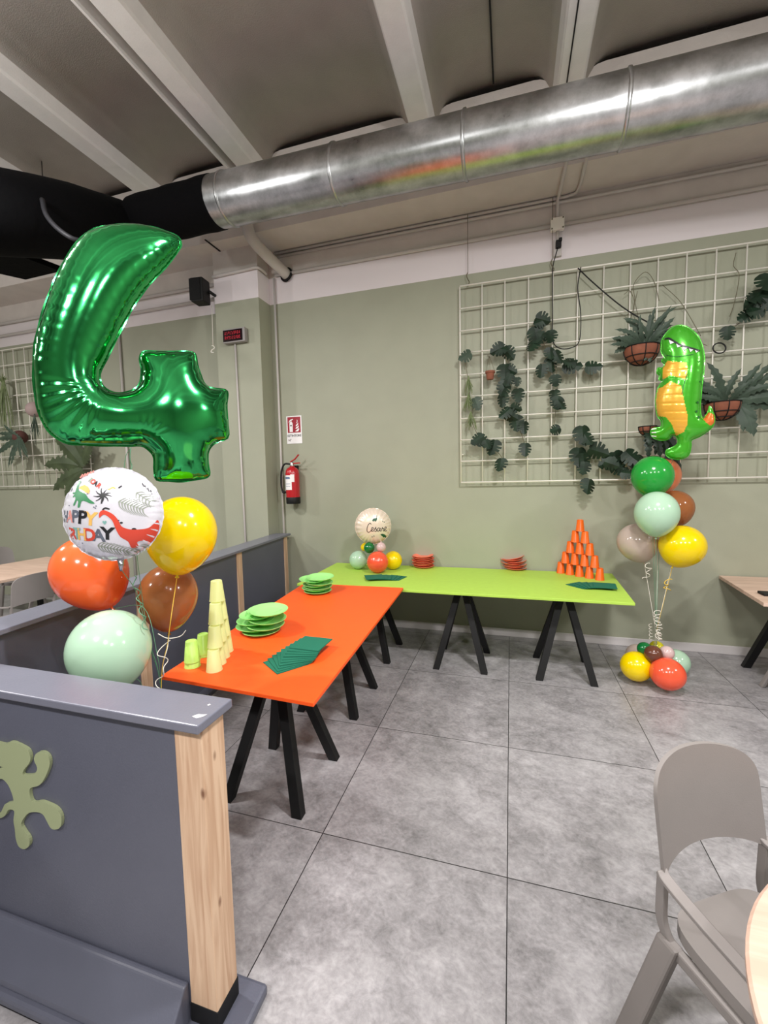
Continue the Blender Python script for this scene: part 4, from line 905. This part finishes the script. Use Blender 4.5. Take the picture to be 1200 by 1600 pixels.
# knots of curly ribbon
def curl(pts, r, turns, rad, D, m, label, grp=None):
    P = smoothpts([at(x, y, D=D) for x, y in pts], 30); n_ = len(P); Q = []
    for i, p in enumerate(P):
        a = 2*PI*turns*i/(n_-1); Q.append(p+Vector((rad*math.cos(a), rad*math.sin(a), rad*.3*math.sin(a*1.3))))
    bm = BM(); tube(bm, Q, r, 5); o = obj('curled_ribbon', bm, m, smooth=True); tag(o, label, 'ribbon', grp); return o
curl([(262, 1000), (250, 1022), (262, 1038), (248, 1060), (250, 1075)], .002, 3, .012, 1.86, R_w, 'white curled ribbon under the yellow and brown balloons')
curl([(208, 900), (216, 930), (222, 955), (228, 985)], .0022, 4, .010, 1.80, R_t, 'green curled ribbon below the birthday foil balloon')
curl([(289, 985), (280, 995), (262, 998), (248, 990)], .0018, .5, .004, 1.87, R_w, 'loose cream ribbon end beside the brown balloon')
curl([(202, 735), (206, 722), (203, 700)], .0020, 1, .006, 1.85, R_t, 'green ribbon tied under the large number balloon')
curl([(204, 700), (196, 712), (194, 738)], .0014, .5, .003, 1.86, R_t, 'thin loose ribbon tail under the large number balloon')
bm = BM(); lathe(bm, [(0, 0), (.05, 0), (.06, .03), (.05, .09), (.015, .12), (0, .125)], 20); o = obj('balloon_weight', bm, B_gr, smooth=True); o.location = (low.x, low.y, 0); tag(o, 'small weight on the floor holding the left balloon bunch', 'balloon weight')

# number balloon
P0 = at(200, 550, D=1.86); frame, px, fu, fv, fn_ = facing(P0)
Z4 = [(850, 150), (838, 185), (780, 260), (700, 345), (640, 425), (590, 515), (545, 605), (500, 695), (468, 765), (475, 805), (510, 842), (560, 852), (620, 840), (658, 800), (662, 740), (655, 695), (665, 660), (720, 655), (800, 658), (905, 658), (922, 700), (935, 750), (955, 800), (985, 828), (1058, 835), (1068, 870), (1062, 920), (1070, 1000), (1068, 1065), (1010, 1085), (980, 1120), (974, 1180), (985, 1240), (930, 1257), (860, 1268), (790, 1266), (733, 1260), (722, 1220), (722, 1160), (700, 1122), (660, 1100), (600, 1101), (500, 1100), (400, 1096), (320, 1090), (260, 1062), (210, 1010), (180, 940), (162, 860), (155, 760), (158, 650), (175, 560), (200, 470), (235, 370), (285, 260), (340, 170), (400, 105), (470, 75), (550, 62), (640, 62), (720, 75), (790, 98), (838, 122)]
poly = [px(x/3, 330+y/3) for x, y in Z4]
SOFT = smoothpts([Vector((*p, 0)) for p in poly], 3, True); poly4 = [(p.x, p.y) for p in SOFT]
t4 = thing('number_balloon', 'huge shiny green foil balloon shaped like the number 4', 'balloon', tuple(P0))
bc = px(150, 640); bc2 = px(170, 560)
def cre4(V, d, s):
    # radial pleats where the tube bends at the lower left and under the crossing
    out = np.zeros(len(V))
    for (cx_, cy_), a0, a1, kk, rmin, rmax in ((px(163, 610), 2.95, 4.6, 26, .03, .24), (px(222, 690), .2, 1.7, 24, .02, .12)):
        dx = V[:, 0]-cx_; dy = V[:, 1]-cy_; r_ = np.hypot(dx, dy); a_ = np.mod(np.arctan2(dy, dx), 2*PI)
        w_ = np.clip((a_-a0)/.2, 0, 1)*np.clip((a1-a_)/.2, 0, 1)*np.clip((r_-rmin)/.03, 0, 1)*np.clip((rmax-r_)/.05, 0, 1)
        out += w_*.0032*np.sin(a_*kk)*np.clip(d/.03, 0, 1)
    return out
foil('foil_body', poly4, .0075, .72, t4, frame, [M_green], amp=.0028, freq=20, depth=.03, creases=cre4)
tl = px(276, 377)
# printed round balloon
def round_foil(name, P0, R, m_front, m_back, parent, frame, T=.45, amp=.004, kk=38, edge=.22):
    n_r, n_a = 26, 120; bm = BM()
    def hh(r_, a): return T*R*(1-r_**2.2)**.62 if r_ < 1 else 0
    for side in (1, -1):
        rings = []
        for i in range(n_r+1):
            r_ = math.sin(PI/2*i/n_r)
            if i == 0: rings.append([bm.verts.new(frame(0, 0, side*hh(0, 0)))]); continue
            ring = []
            for k_ in range(n_a):
                a = 2*PI*k_/n_a; w = amp*math.sin(kk*a+2*math.sin(3*a))*max(0, (r_-(1-edge)/1)/edge)*(1 if i < n_r else .3)
                rr_ = R*r_*(1+.006*math.sin(kk*a)*(r_ > .98))
                ring.append(bm.verts.new(frame(rr_*math.cos(a), rr_*math.sin(a), side*(hh(r_, a)+w))))
            rings.append(ring)
        for i in range(n_r):
            A, B = rings[i], rings[i+1]
            for k_ in range(n_a):
                vs = [A[0], B[k_], B[(k_+1) % n_a]] if i == 0 else [A[k_], B[k_], B[(k_+1) % n_a], A[(k_+1) % n_a]]
                f = bm.faces.new(vs if side == 1 else list(reversed(vs))); f.smooth = True; f.material_index = 0 if side == 1 else 1
    # welded rim
    A = []; B = []
    for k_ in range(n_a):
        a = 2*PI*k_/n_a; A.append(bm.verts.new(frame(R*.995*math.cos(a), R*.995*math.sin(a), .001*math.sin(kk*a)))); w = R*(1.03+.006*math.sin(kk*a)); B.append(bm.verts.new(frame(w*math.cos(a), w*math.sin(a), .003*math.sin(kk*.5*a))))
    for k_ in range(n_a): bm.faces.new((A[k_], B[k_], B[(k_+1) % n_a], A[(k_+1) % n_a]))
    obj(name, bm, [m_front, m_back], parent, smooth=True, world=True, recalc=False)
    return lambda u, v, e=.0016: frame(u, v, hh(min(.999, math.hypot(u, v)/R), 0)+e)
P1 = at(178, 803, D=1.60); fr1, px1, *_ = facing(P1, yaw_off=-.42, tilt=-.10)
R1 = 71*1.60/FPX
tb = thing('birthday_balloon', 'round white foil balloon printed with dinosaurs and happy birthday', 'balloon', tuple(P1))
M_wf = mat('white_foil', (226, 224, 234), .22, .25, bump=.25, bscale=14, coat=.6)
M_sf = mat('silver_foil', (190, 192, 200), .2, 1)
dome = round_foil('foil_body', P1, R1, M_wf, M_sf, tb, fr1)
def d2(x, y): return ((x-400)/268*R1, (365-y)/268*R1)
pal = [mat('print_black', (30, 30, 34), .4), mat('print_red', (206, 70, 52), .4), mat('print_green', (58, 128, 84), .4), mat('print_gold', (226, 178, 96), .4), mat('print_slate', (92, 98, 112), .4), mat('print_teal', (120, 166, 160), .4), mat('print_pink', (214, 142, 134), .4), mat('print_sage', (138, 146, 132), .4)]
DF = lambda u, v: dome(u, v)
bm = BM(); K = R1/268
for ch, x, y, h, sx, mi in [('H', 172, 377, 66, .55, 4), ('A', 205, 378, 66, .75, 6), ('P', 240, 380, 70, .9, 4), ('P', 284, 386, 74, .95, 0), ('Y', 331, 396, 74, 1.0, 3), ('I', 193, 470, 60, .6, 1), ('R', 215, 476, 60, .7, 1), ('T', 240, 474, 62, .8, 5), ('H', 270, 482, 64, .85, 3), ('D', 314, 486, 70, .95, 1), ('A', 364, 490, 68, 1.0, 4), ('Y', 412, 482, 70, 1.1, 0)]:
    put_text(bm, ch, *d2(x, y), h*K, DF, rot=-.12, sx=sx*1.05, mi=mi, bold=.035)
for ch, x, y, mi in [('R', 312, 170, 7), ('O', 329, 181, 1), ('A', 346, 192, 0), ('R', 367, 206, 1)]: put_text(bm, ch, *d2(x, y), 27*K, DF, rot=-.55, mi=mi, bold=.04)
def pol(pts, mi):
    P = [d2(*p) for p in pts]
    if len(P) > 9: P = [(q.x, q.y) for q in smoothpts([Vector((*p, 0)) for p in P], 3, True)]; V, F, *_ = gridmesh(P, R1/60)
    else: put_poly(bm, P, DF, mi); return
    vs = [bm.verts.new(DF(*v)) for v in V]
    for f in F: bm.faces.new([vs[i] for i in f]).material_index = mi
pol([(250, 215), (262, 203), (285, 198), (308, 210), (322, 232), (318, 250), (295, 240), (270, 225)], 3)
pol([(232, 172), (245, 168), (250, 178), (247, 200), (252, 226), (275, 238), (300, 252), (320, 278), (355, 306), (330, 306), (300, 292), (280, 292), (270, 325), (258, 325), (260, 296), (250, 285), (240, 312), (228, 312), (240, 280), (234, 262), (222, 268), (222, 258), (232, 248), (215, 245), (216, 238), (232, 236), (232, 205), (228, 185)], 2)
for k_ in range(9):
    a = k_*.72; q = [(395, 262), (395+28*math.cos(a), 262+24*math.sin(a)), (395+50*math.cos(a+.2), 262+44*math.sin(a+.2))]; put_stroke(bm, [d2(*p) for p in q], 11*K, DF, 0, taper=True)
put_stroke(bm, [d2(395, 262), d2(392, 290), d2(390, 310)], 7*K, DF, 0)
pol([(378, 390), (378, 365), (388, 350), (402, 346), (418, 352), (450, 372), (474, 405), (487, 440), (520, 458), (565, 462), (610, 455), (640, 425), (652, 408), (655, 440), (640, 490), (610, 535), (590, 545), (578, 528), (548, 535), (548, 566), (515, 566), (508, 530), (475, 500), (458, 455), (445, 410), (425, 385), (405, 372), (390, 378)], 1)
for x, y, r_ in ((488, 425, 8), (545, 468, 12), (606, 485, 13), (475, 410, 5), (575, 470, 7)):
    pol([(x+r_*math.cos(a), y-.6*r_+r_*.7*math.sin(a)) for a in np.linspace(0, 2*PI, 9)[:-1]], 0)
put_stroke(bm, [d2(395, 345), d2(410, 335), d2(432, 342)], 8*K, DF, 0)
def palm(q0, q1, L_, n_, bend=.5):
    (x0, y0), (x1, y1) = q0, q1; dx, dy = x1-x0, y1-y0; ll = math.hypot(dx, dy); dx /= ll; dy /= ll
    put_stroke(bm, [d2(x0, y0), d2((x0+x1)/2, (y0+y1)/2), d2(x1, y1)], 3*K, DF, 7)
    for k_ in range(n_):
        t_ = k_/(n_-1); x = x0+(x1-x0)*t_; y = y0+(y1-y0)*t_; l_ = L_*(1-.35*abs(t_-.3))
        for sg in (-1, 1):
            nx, ny = -dy*sg, dx*sg
            put_stroke(bm, [d2(x, y), d2(x+(nx*.5+dx*.35)*l_, y+(ny*.5+dy*.35)*l_), d2(x+(nx*.8+dx*.95)*l_, y+(ny*.8+dy*.95)*l_)], 6.5*K, DF, 7, taper=True)
palm((478, 300), (590, 345), 58, 9)
palm((560, 250), (620, 300), 40, 5)
palm((350, 545), (500, 590), 42, 11)
palm((590, 560), (510, 600), 30, 6)
for k_ in range(5): put_stroke(bm, [d2(225+k_*15, 150-k_*6), d2(240+k_*15, 128-k_*5)], 8*K, DF, 6)
for x, y, mi in ((190, 216, 4), (404, 416, 5)): pol([(x, y+13), (x-11, y-1), (x-9, y-9), (x-3, y-9), (x, y-5), (x+3, y-9), (x+9, y-9), (x+11, y-1)], mi)
for x, y in ((200, 312), (350, 328), (362, 322), (358, 334), (262, 528), (310, 250)): pol([(x+4*math.cos(a), y+4*math.sin(a)) for a in np.linspace(0, 2*PI, 7)[:-1]], 4)
for k_ in range(4): put_stroke(bm, [d2(575+k_*14, 190+k_*14), d2(590+k_*12, 215+k_*14)], 4*K, DF, 0)
put_stroke(bm, [d2(470, 222), d2(485, 208)], 8*K, DF, 0); put_stroke(bm, [d2(420, 232), d2(440, 218), d2(455, 225)], 10*K, DF, 3)
obj('printed_design', bm, pal, tb, world=True, recalc=False)
bm = BM(); tube(bm, [fr1(.02, -R1-.0, 0), fr1(.022, -R1-.045, 0)], [.012, .006], 10); obj('filling_neck', bm, M_sf, tb, smooth=True, world=True)
bm = BM(); tube(bm, smoothpts([fr1(.022, -R1-.04, 0), at(215, 930, D=1.8), at(232, 1000, D=1.88), anchor, low], 6), .0016, 5); obj('ribbon', bm, R_t, tb, smooth=True, world=True)
bm = BM(); tube(bm, smoothpts([at(203, 703, D=1.86), at(204, 740, D=1.95), at(212, 850, D=1.95), at(232, 1000, D=1.9), anchor, low], 6), .0014, 5); obj('ribbon', bm, R_t, t4, smooth=True, world=True)

# ------------------------------------------------------------------ right balloon bunch
G2 = 'helium balloons beside the wooden table'
GB = 'balloons at the foot of the right bunch'
base = at(1024, 1035, Z=.10); tie = at(1024, 985, D=3.55)
mid = at(1025, 990, D=3.5)
RBT = [mid, Vector((base.x, base.y, .25))]
latex(1019, 744, 29.5, 3.6, B_gr, 'green balloon topmost of the right bunch', G2, el=1.06, neck=1.1, ribbon=RBT, rib_m=R_t)
latex(1031, 743, 28.5, 3.92, B_pe, 'peach orange balloon hidden behind the green one', G2, neck=1.1, ribbon=RBT, rib_m=R_w)
latex(1054, 793, 26.5, 3.74, B_br, 'brown balloon behind the mint one of the right bunch', G2, tilt=(0, -.3), ribbon=RBT, rib_m=R_w)
latex(1026, 802, 31, 3.45, B_mi, 'pale mint balloon in the middle of the right bunch', G2, el=1.1, neck=1.1, ribbon=RBT, rib_m=R_t)
latex(996, 847, 29, 3.75, B_pk, 'dusty pink balloon at the left of the right bunch', G2, tilt=(0, -.3), ribbon=RBT, rib_m=R_w)
latex(1066, 853, 32, 3.5, B_ye, 'yellow balloon at the right of the right bunch', G2, tilt=(0, .35), neck=1.1, ribbon=RBT, rib_m=R_y)
curl([(1011, 880), (1014, 892), (1008, 905)], .003, 2.5, .02, 3.6, R_w, 'white curl of ribbon under the dusty pink balloon')
curl([(1046, 905), (1040, 915), (1044, 922)], .003, 2, .018, 3.45, R_y, 'yellow curl of ribbon under the right yellow balloon')
curl([(1027, 955), (1026, 968), (1030, 980), (1028, 998)], .003, 7, .022, 3.45, R_w, 'white curled ribbon hanging below the right bunch, upper right')
curl([(1028, 985), (1032, 1000)], .003, 3.5, .014, 3.42, R_w, 'white curled ribbon just above the floor balloons')
curl([(1016, 975), (1017, 1000)], .0025, 5, .012, 3.55, R_w, 'thin pale curled ribbon left of the ribbon knot')
def fb(x, y, rpx, Yd, m, label, squ=1.0, tilt=(0, 0), z=None):
    p = at(x, y, Y=Yd); D = (p-CAM).dot(FW); r = rpx*D/FPX
    if z == 'floor': p.z = max(p.z, r*1.0)
    return latex(0, 0, 0, D, m, label, GB, neck=1.12, pos=p, r=r, tilt=tilt)
fb(994, 1041, 22.5, 3.86, B_ye, 'yellow balloon on the floor, left of the base cluster', tilt=(1.2, -1.0), z='floor')
fb(1043, 1053, 24.5, 3.74, B_rd, 'red orange balloon on the floor, front of the base cluster', tilt=(1.0, -1.1), z='floor')
fb(1056, 1035, 19.5, 4.12, B_mi, 'mint balloon on the floor behind the red orange one', tilt=(1.0, 1.0), z='floor')
fb(996, 1024, 17, 4.22, B_pk, 'dusty pink balloon on the floor at the back of the base', tilt=(1.0, -1.5), z='floor')
fb(1007, 1014, 10.5, 3.92, B_dg, 'small dark green balloon in the base cluster on the floor')
fb(1021, 1022, 13, 3.82, B_bd, 'small dark brown balloon in the base cluster on the floor')
fb(1042, 1020, 10.5, 3.85, B_pi, 'small pale pink balloon in the base cluster on the floor')
fb(1026, 1012, 10.5, 4.02, B_yk, 'small yellow balloon at the top of the floor cluster')

# dinosaur foil
P2 = at(1065, 610, D=3.5); fr2, px2, *_ = facing(P2)
def z2(x, y): return px2(940+x*.2562, 370+y*.2562)
DN = [(480, 538), (540, 558), (590, 608), (620, 680), (628, 760), (622, 840), (613, 910), (606, 980), (602, 1040), (606, 1085), (622, 1108), (632, 1090), (648, 1072), (657, 1030), (678, 1062), (690, 1110), (682, 1150), (650, 1185), (600, 1218), (548, 1242), (546, 1275), (540, 1312), (518, 1345), (470, 1358), (420, 1350), (392, 1328), (395, 1302), (430, 1285), (458, 1268), (466, 1240), (452, 1216), (430, 1212), (405, 1238), (350, 1240), (310, 1222), (298, 1180), (330, 1165), (362, 1160), (364, 1125), (342, 1095), (330, 1040), (330, 980), (345, 918), (372, 880), (350, 872), (352, 845), (336, 830), (345, 798), (368, 800), (384, 780), (366, 760), (378, 740), (396, 748), (372, 720), (362, 690), (364, 640), (385, 598), (430, 552)]
polyD = [(p.x, p.y) for p in smoothpts([Vector((*z2(*p), 0)) for p in DN], 3, True)]
bel = [z2(*p) for p in [(372, 795), (405, 765), (450, 775), (518, 782), (524, 830), (515, 880), (480, 900), (492, 960), (505, 1020), (522, 1090), (522, 1150), (500, 1195), (455, 1215), (430, 1150), (395, 1105), (340, 1095), (322, 1040), (322, 980), (340, 910), (372, 870)]]
arm = [z2(*p) for p in [(385, 872), (420, 855), (510, 880), (505, 925), (470, 915), (420, 890), (370, 925), (340, 925), (355, 880)]]
tlr = [z2(*p) for p in [(612, 1105), (650, 1070), (700, 1090), (700, 1130), (660, 1155), (640, 1140)]]
def pin(poly_, x, y): return bool(inside(poly_, np.array([x]), np.array([y]))[0])
def cold(x, y):
    if pin(arm, x, y): return 0
    if pin(bel, x, y): return 1
    if pin(tlr, x, y): return 2
    return 0
td = thing('dinosaur_balloon', 'green foil dinosaur balloon with orange belly and white teeth', 'balloon', tuple(P2))
M_dg = mat('bright_green_foil', (70, 178, 40), .2, .35, coat=.7, bump=.15, bscale=12); M_db = mat('amber_foil', (236, 176, 62), .25, .3, coat=.5, bump=.15, bscale=12); M_do = mat('orange_foil', (232, 120, 50), .25, .3, coat=.5)
def creD(V, d, s):
    w = np.array([1.0 if pin(bel, a, b) else 0.0 for a, b in V]); return -.002*w*np.clip(np.sin(V[:, 1]*95+V[:, 0]*10)-.6, 0, 1)*2.5
foil('foil_body', polyD, .0062, .66, td, fr2, [M_dg, M_db, M_do], amp=.0012, freq=15, depth=.03, colour=cold, creases=creD)
VV, FF, bb, d_, s_, ph_ = gridmesh(polyD, .012)
HH = .66*np.sqrt(2*ph_)
def hd(u, v):
    i = np.argmin((VV[:, 0]-u)**2+(VV[:, 1]-v)**2); return float(HH[i])
def hds(u, v):
    w = np.exp(-((VV[:, 0]-u)**2+(VV[:, 1]-v)**2)/(2*.012**2)); return float((w*HH).sum()/w.sum())
FD = lambda u, v: fr2(u, v, hds(u, v)+.0095)
bm = BM()
put_stroke(bm, [z2(*p) for p in [(385, 632), (410, 630), (440, 650), (480, 675), (530, 690), (598, 706)]], .013, FD, 0)
for a, b, c_ in [((410, 640), (445, 658), (420, 668)), ((455, 665), (485, 682), (462, 690)), ((492, 682), (522, 692), (504, 708)), ((530, 692), (560, 700), (540, 718)), ((565, 700), (590, 706), (575, 720))]: put_poly(bm, [z2(*a), z2(*b), z2(*c_)], FD, 1)
for x, y, r_ in [(600, 890, 6), (585, 1015, 7), (578, 1070, 7), (592, 1105, 9), (595, 770, 5)]: put_poly(bm, [z2(x+r_*math.cos(a), y+r_*math.sin(a)) for a in np.linspace(0, 2*PI, 9)[:-1]], FD, 2)
for y in (1175, 1195, 1215): put_stroke(bm, [z2(305, y), z2(335, y+(y-1195)*.2)], .008, FD, 1)
put_stroke(bm, [z2(395, 730), z2(460, 745), z2(560, 730)], .004, FD, 2)
put_stroke(bm, [z2(520, 850), z2(500, 920), z2(490, 970)], .005, FD, 2)
obj('printed_face', bm, [pal[0], mat('tooth_white', (240, 240, 236), .4), mat('deep_green', (24, 96, 40), .4)], td, world=True, recalc=False)
bm = BM(); tube(bm, smoothpts([fr2(*z2(440, 1345)), at(1038, 760, D=3.75), at(1030, 860, D=3.7), mid, Vector((base.x, base.y, .25))], 5), .0018, 5); obj('ribbon', bm, R_t, td, smooth=True, world=True)

# ------------------------------------------------------------------ table centrepiece
G3 = 'small balloons of the table centrepiece'
yc = at(590, 897, Z=ZG).y
def cb(x, y, rpx, dy, m, label, floor=False):
    p = at(x, y, Y=yc+dy); D = (p-CAM).dot(FW); r = rpx*D/FPX
    if floor: p.z = ZG+r+.001
    latex(0, 0, 0, D, m, label, G3, neck=1.06, pos=p, r=r, tilt=(1.4, 0) if floor else (PI, 0))
cb(590, 879, 16.8, .06, B_rd, 'red orange balloon at the front of the table centrepiece', True)
cb(560, 876, 14.3, .20, B_mi, 'mint balloon at the left of the table centrepiece', True)
cb(614, 872.5, 14.3, .26, B_ye, 'yellow balloon at the right of the table centrepiece', True)
cb(577, 856, 8.5, .14, B_dg, 'tiny dark green balloon under the name balloon')
cb(595.5, 855, 7.5, .12, B_pi, 'tiny pale pink balloon under the name balloon')
cb(570, 855, 6.5, .24, B_ye, 'tiny yellow balloon peeking behind the dark green one')
P3 = at(583, 822, Y=yc+.18); D3 = (P3-CAM).dot(FW); R3 = 27.5*D3/FPX; fr3, px3, *_ = facing(P3, yaw_off=.05)
tn = thing('name_balloon', 'round cream foil balloon with the name Cesare on the green table', 'balloon', tuple(P3))
dome3 = round_foil('foil_body', P3, R3, mat('cream_foil', (232, 216, 198), .3, .15, coat=.4, bump=.3, bscale=16), M_sf, tn, fr3, T=.5, amp=.005, kk=26, edge=.4)
bm = BM(); F3 = lambda u, v: dome3(u, v, .003)
def z3(x, y): return px3(400+x*.2, 780+y*.2)
w_ = .0062
for st in ([(897, 190), (888, 180), (873, 195), (864, 225), (867, 245), (880, 250), (895, 238)], [(895, 238), (910, 226), (912, 215), (903, 214), (897, 230), (903, 243), (917, 238)], [(917, 238), (932, 210), (930, 220), (939, 232), (932, 243), (922, 241)], [(965, 220), (951, 217), (942, 234), (950, 243), (961, 232), (967, 218), (964, 238), (973, 243)], [(973, 243), (984, 213), (983, 222), (993, 222), (989, 238), (996, 243)], [(996, 241), (1011, 225), (1013, 212), (1004, 214), (1000, 232), (1006, 244), (1021, 238)]):
    put_stroke(bm, [z3(*p) for p in st], w_, F3, 0)
put_poly(bm, [z3(*p) for p in [(938, 122), (942, 122), (942, 152), (936, 165), (926, 168), (922, 162), (914, 168), (906, 164), (904, 158), (914, 146), (930, 142), (938, 138)]], F3, 1)
put_poly(bm, [z3(*p) for p in [(968, 266), (985, 264), (1005, 272), (1016, 285), (1014, 298), (1006, 298), (1002, 290), (992, 296), (986, 286), (976, 278)]], F3, 1)
for x, y in ((987, 167), (998, 174), (905, 287), (918, 280)): put_poly(bm, [z3(x+4*math.cos(a), y+4*math.sin(a)) for a in np.linspace(0, 2*PI, 8)[:-1]], F3, 1)
obj('printed_name', bm, [pal[0], mat('print_deep_green', (20, 84, 58), .4)], tn, world=True, recalc=False)
bm = BM(); tube(bm, [(P3.x, P3.y, ZG+.01), (P3.x, P3.y, P3.z-R3*1.0)], .006, 8); obj('support_stick', bm, R_w, tn, smooth=True, world=True)

# ------------------------------------------------------------------ other chairs (copies with their own colour)
def recolour(root, m):
    for ch in [k_ for k_ in COL.objects if k_.parent == root]: ch.data = ch.data.copy(); ch.data.materials.clear(); ch.data.materials.append(m)
def chair_copy(loc, rz, label, m=None):
    c_ = copy_tree(CH); c_.location = loc; c_.rotation_euler = (0, 0, rz); c_['label'] = label
    if m: recolour(c_, m)
    return c_
chair_copy((2.26, 3.80, 0), 0, 'taupe chair cut off by the right edge at the wooden table')
chair_copy((-4.75, 2.95, 0), PI/2, 'taupe chair seen from behind over the far partition rail')
chair_copy((-4.75, 3.75, 0), PI/2, 'dark teal chair beside the taupe one behind the far partition', M_teal)
chair_copy((-6.75, 3.3, 0), -PI/2, 'dark teal chair on the far side of the left wooden table', M_teal)
chair_copy((-6.75, 4.1, 0), -PI/2, 'taupe chair on the far side of the left wooden table')
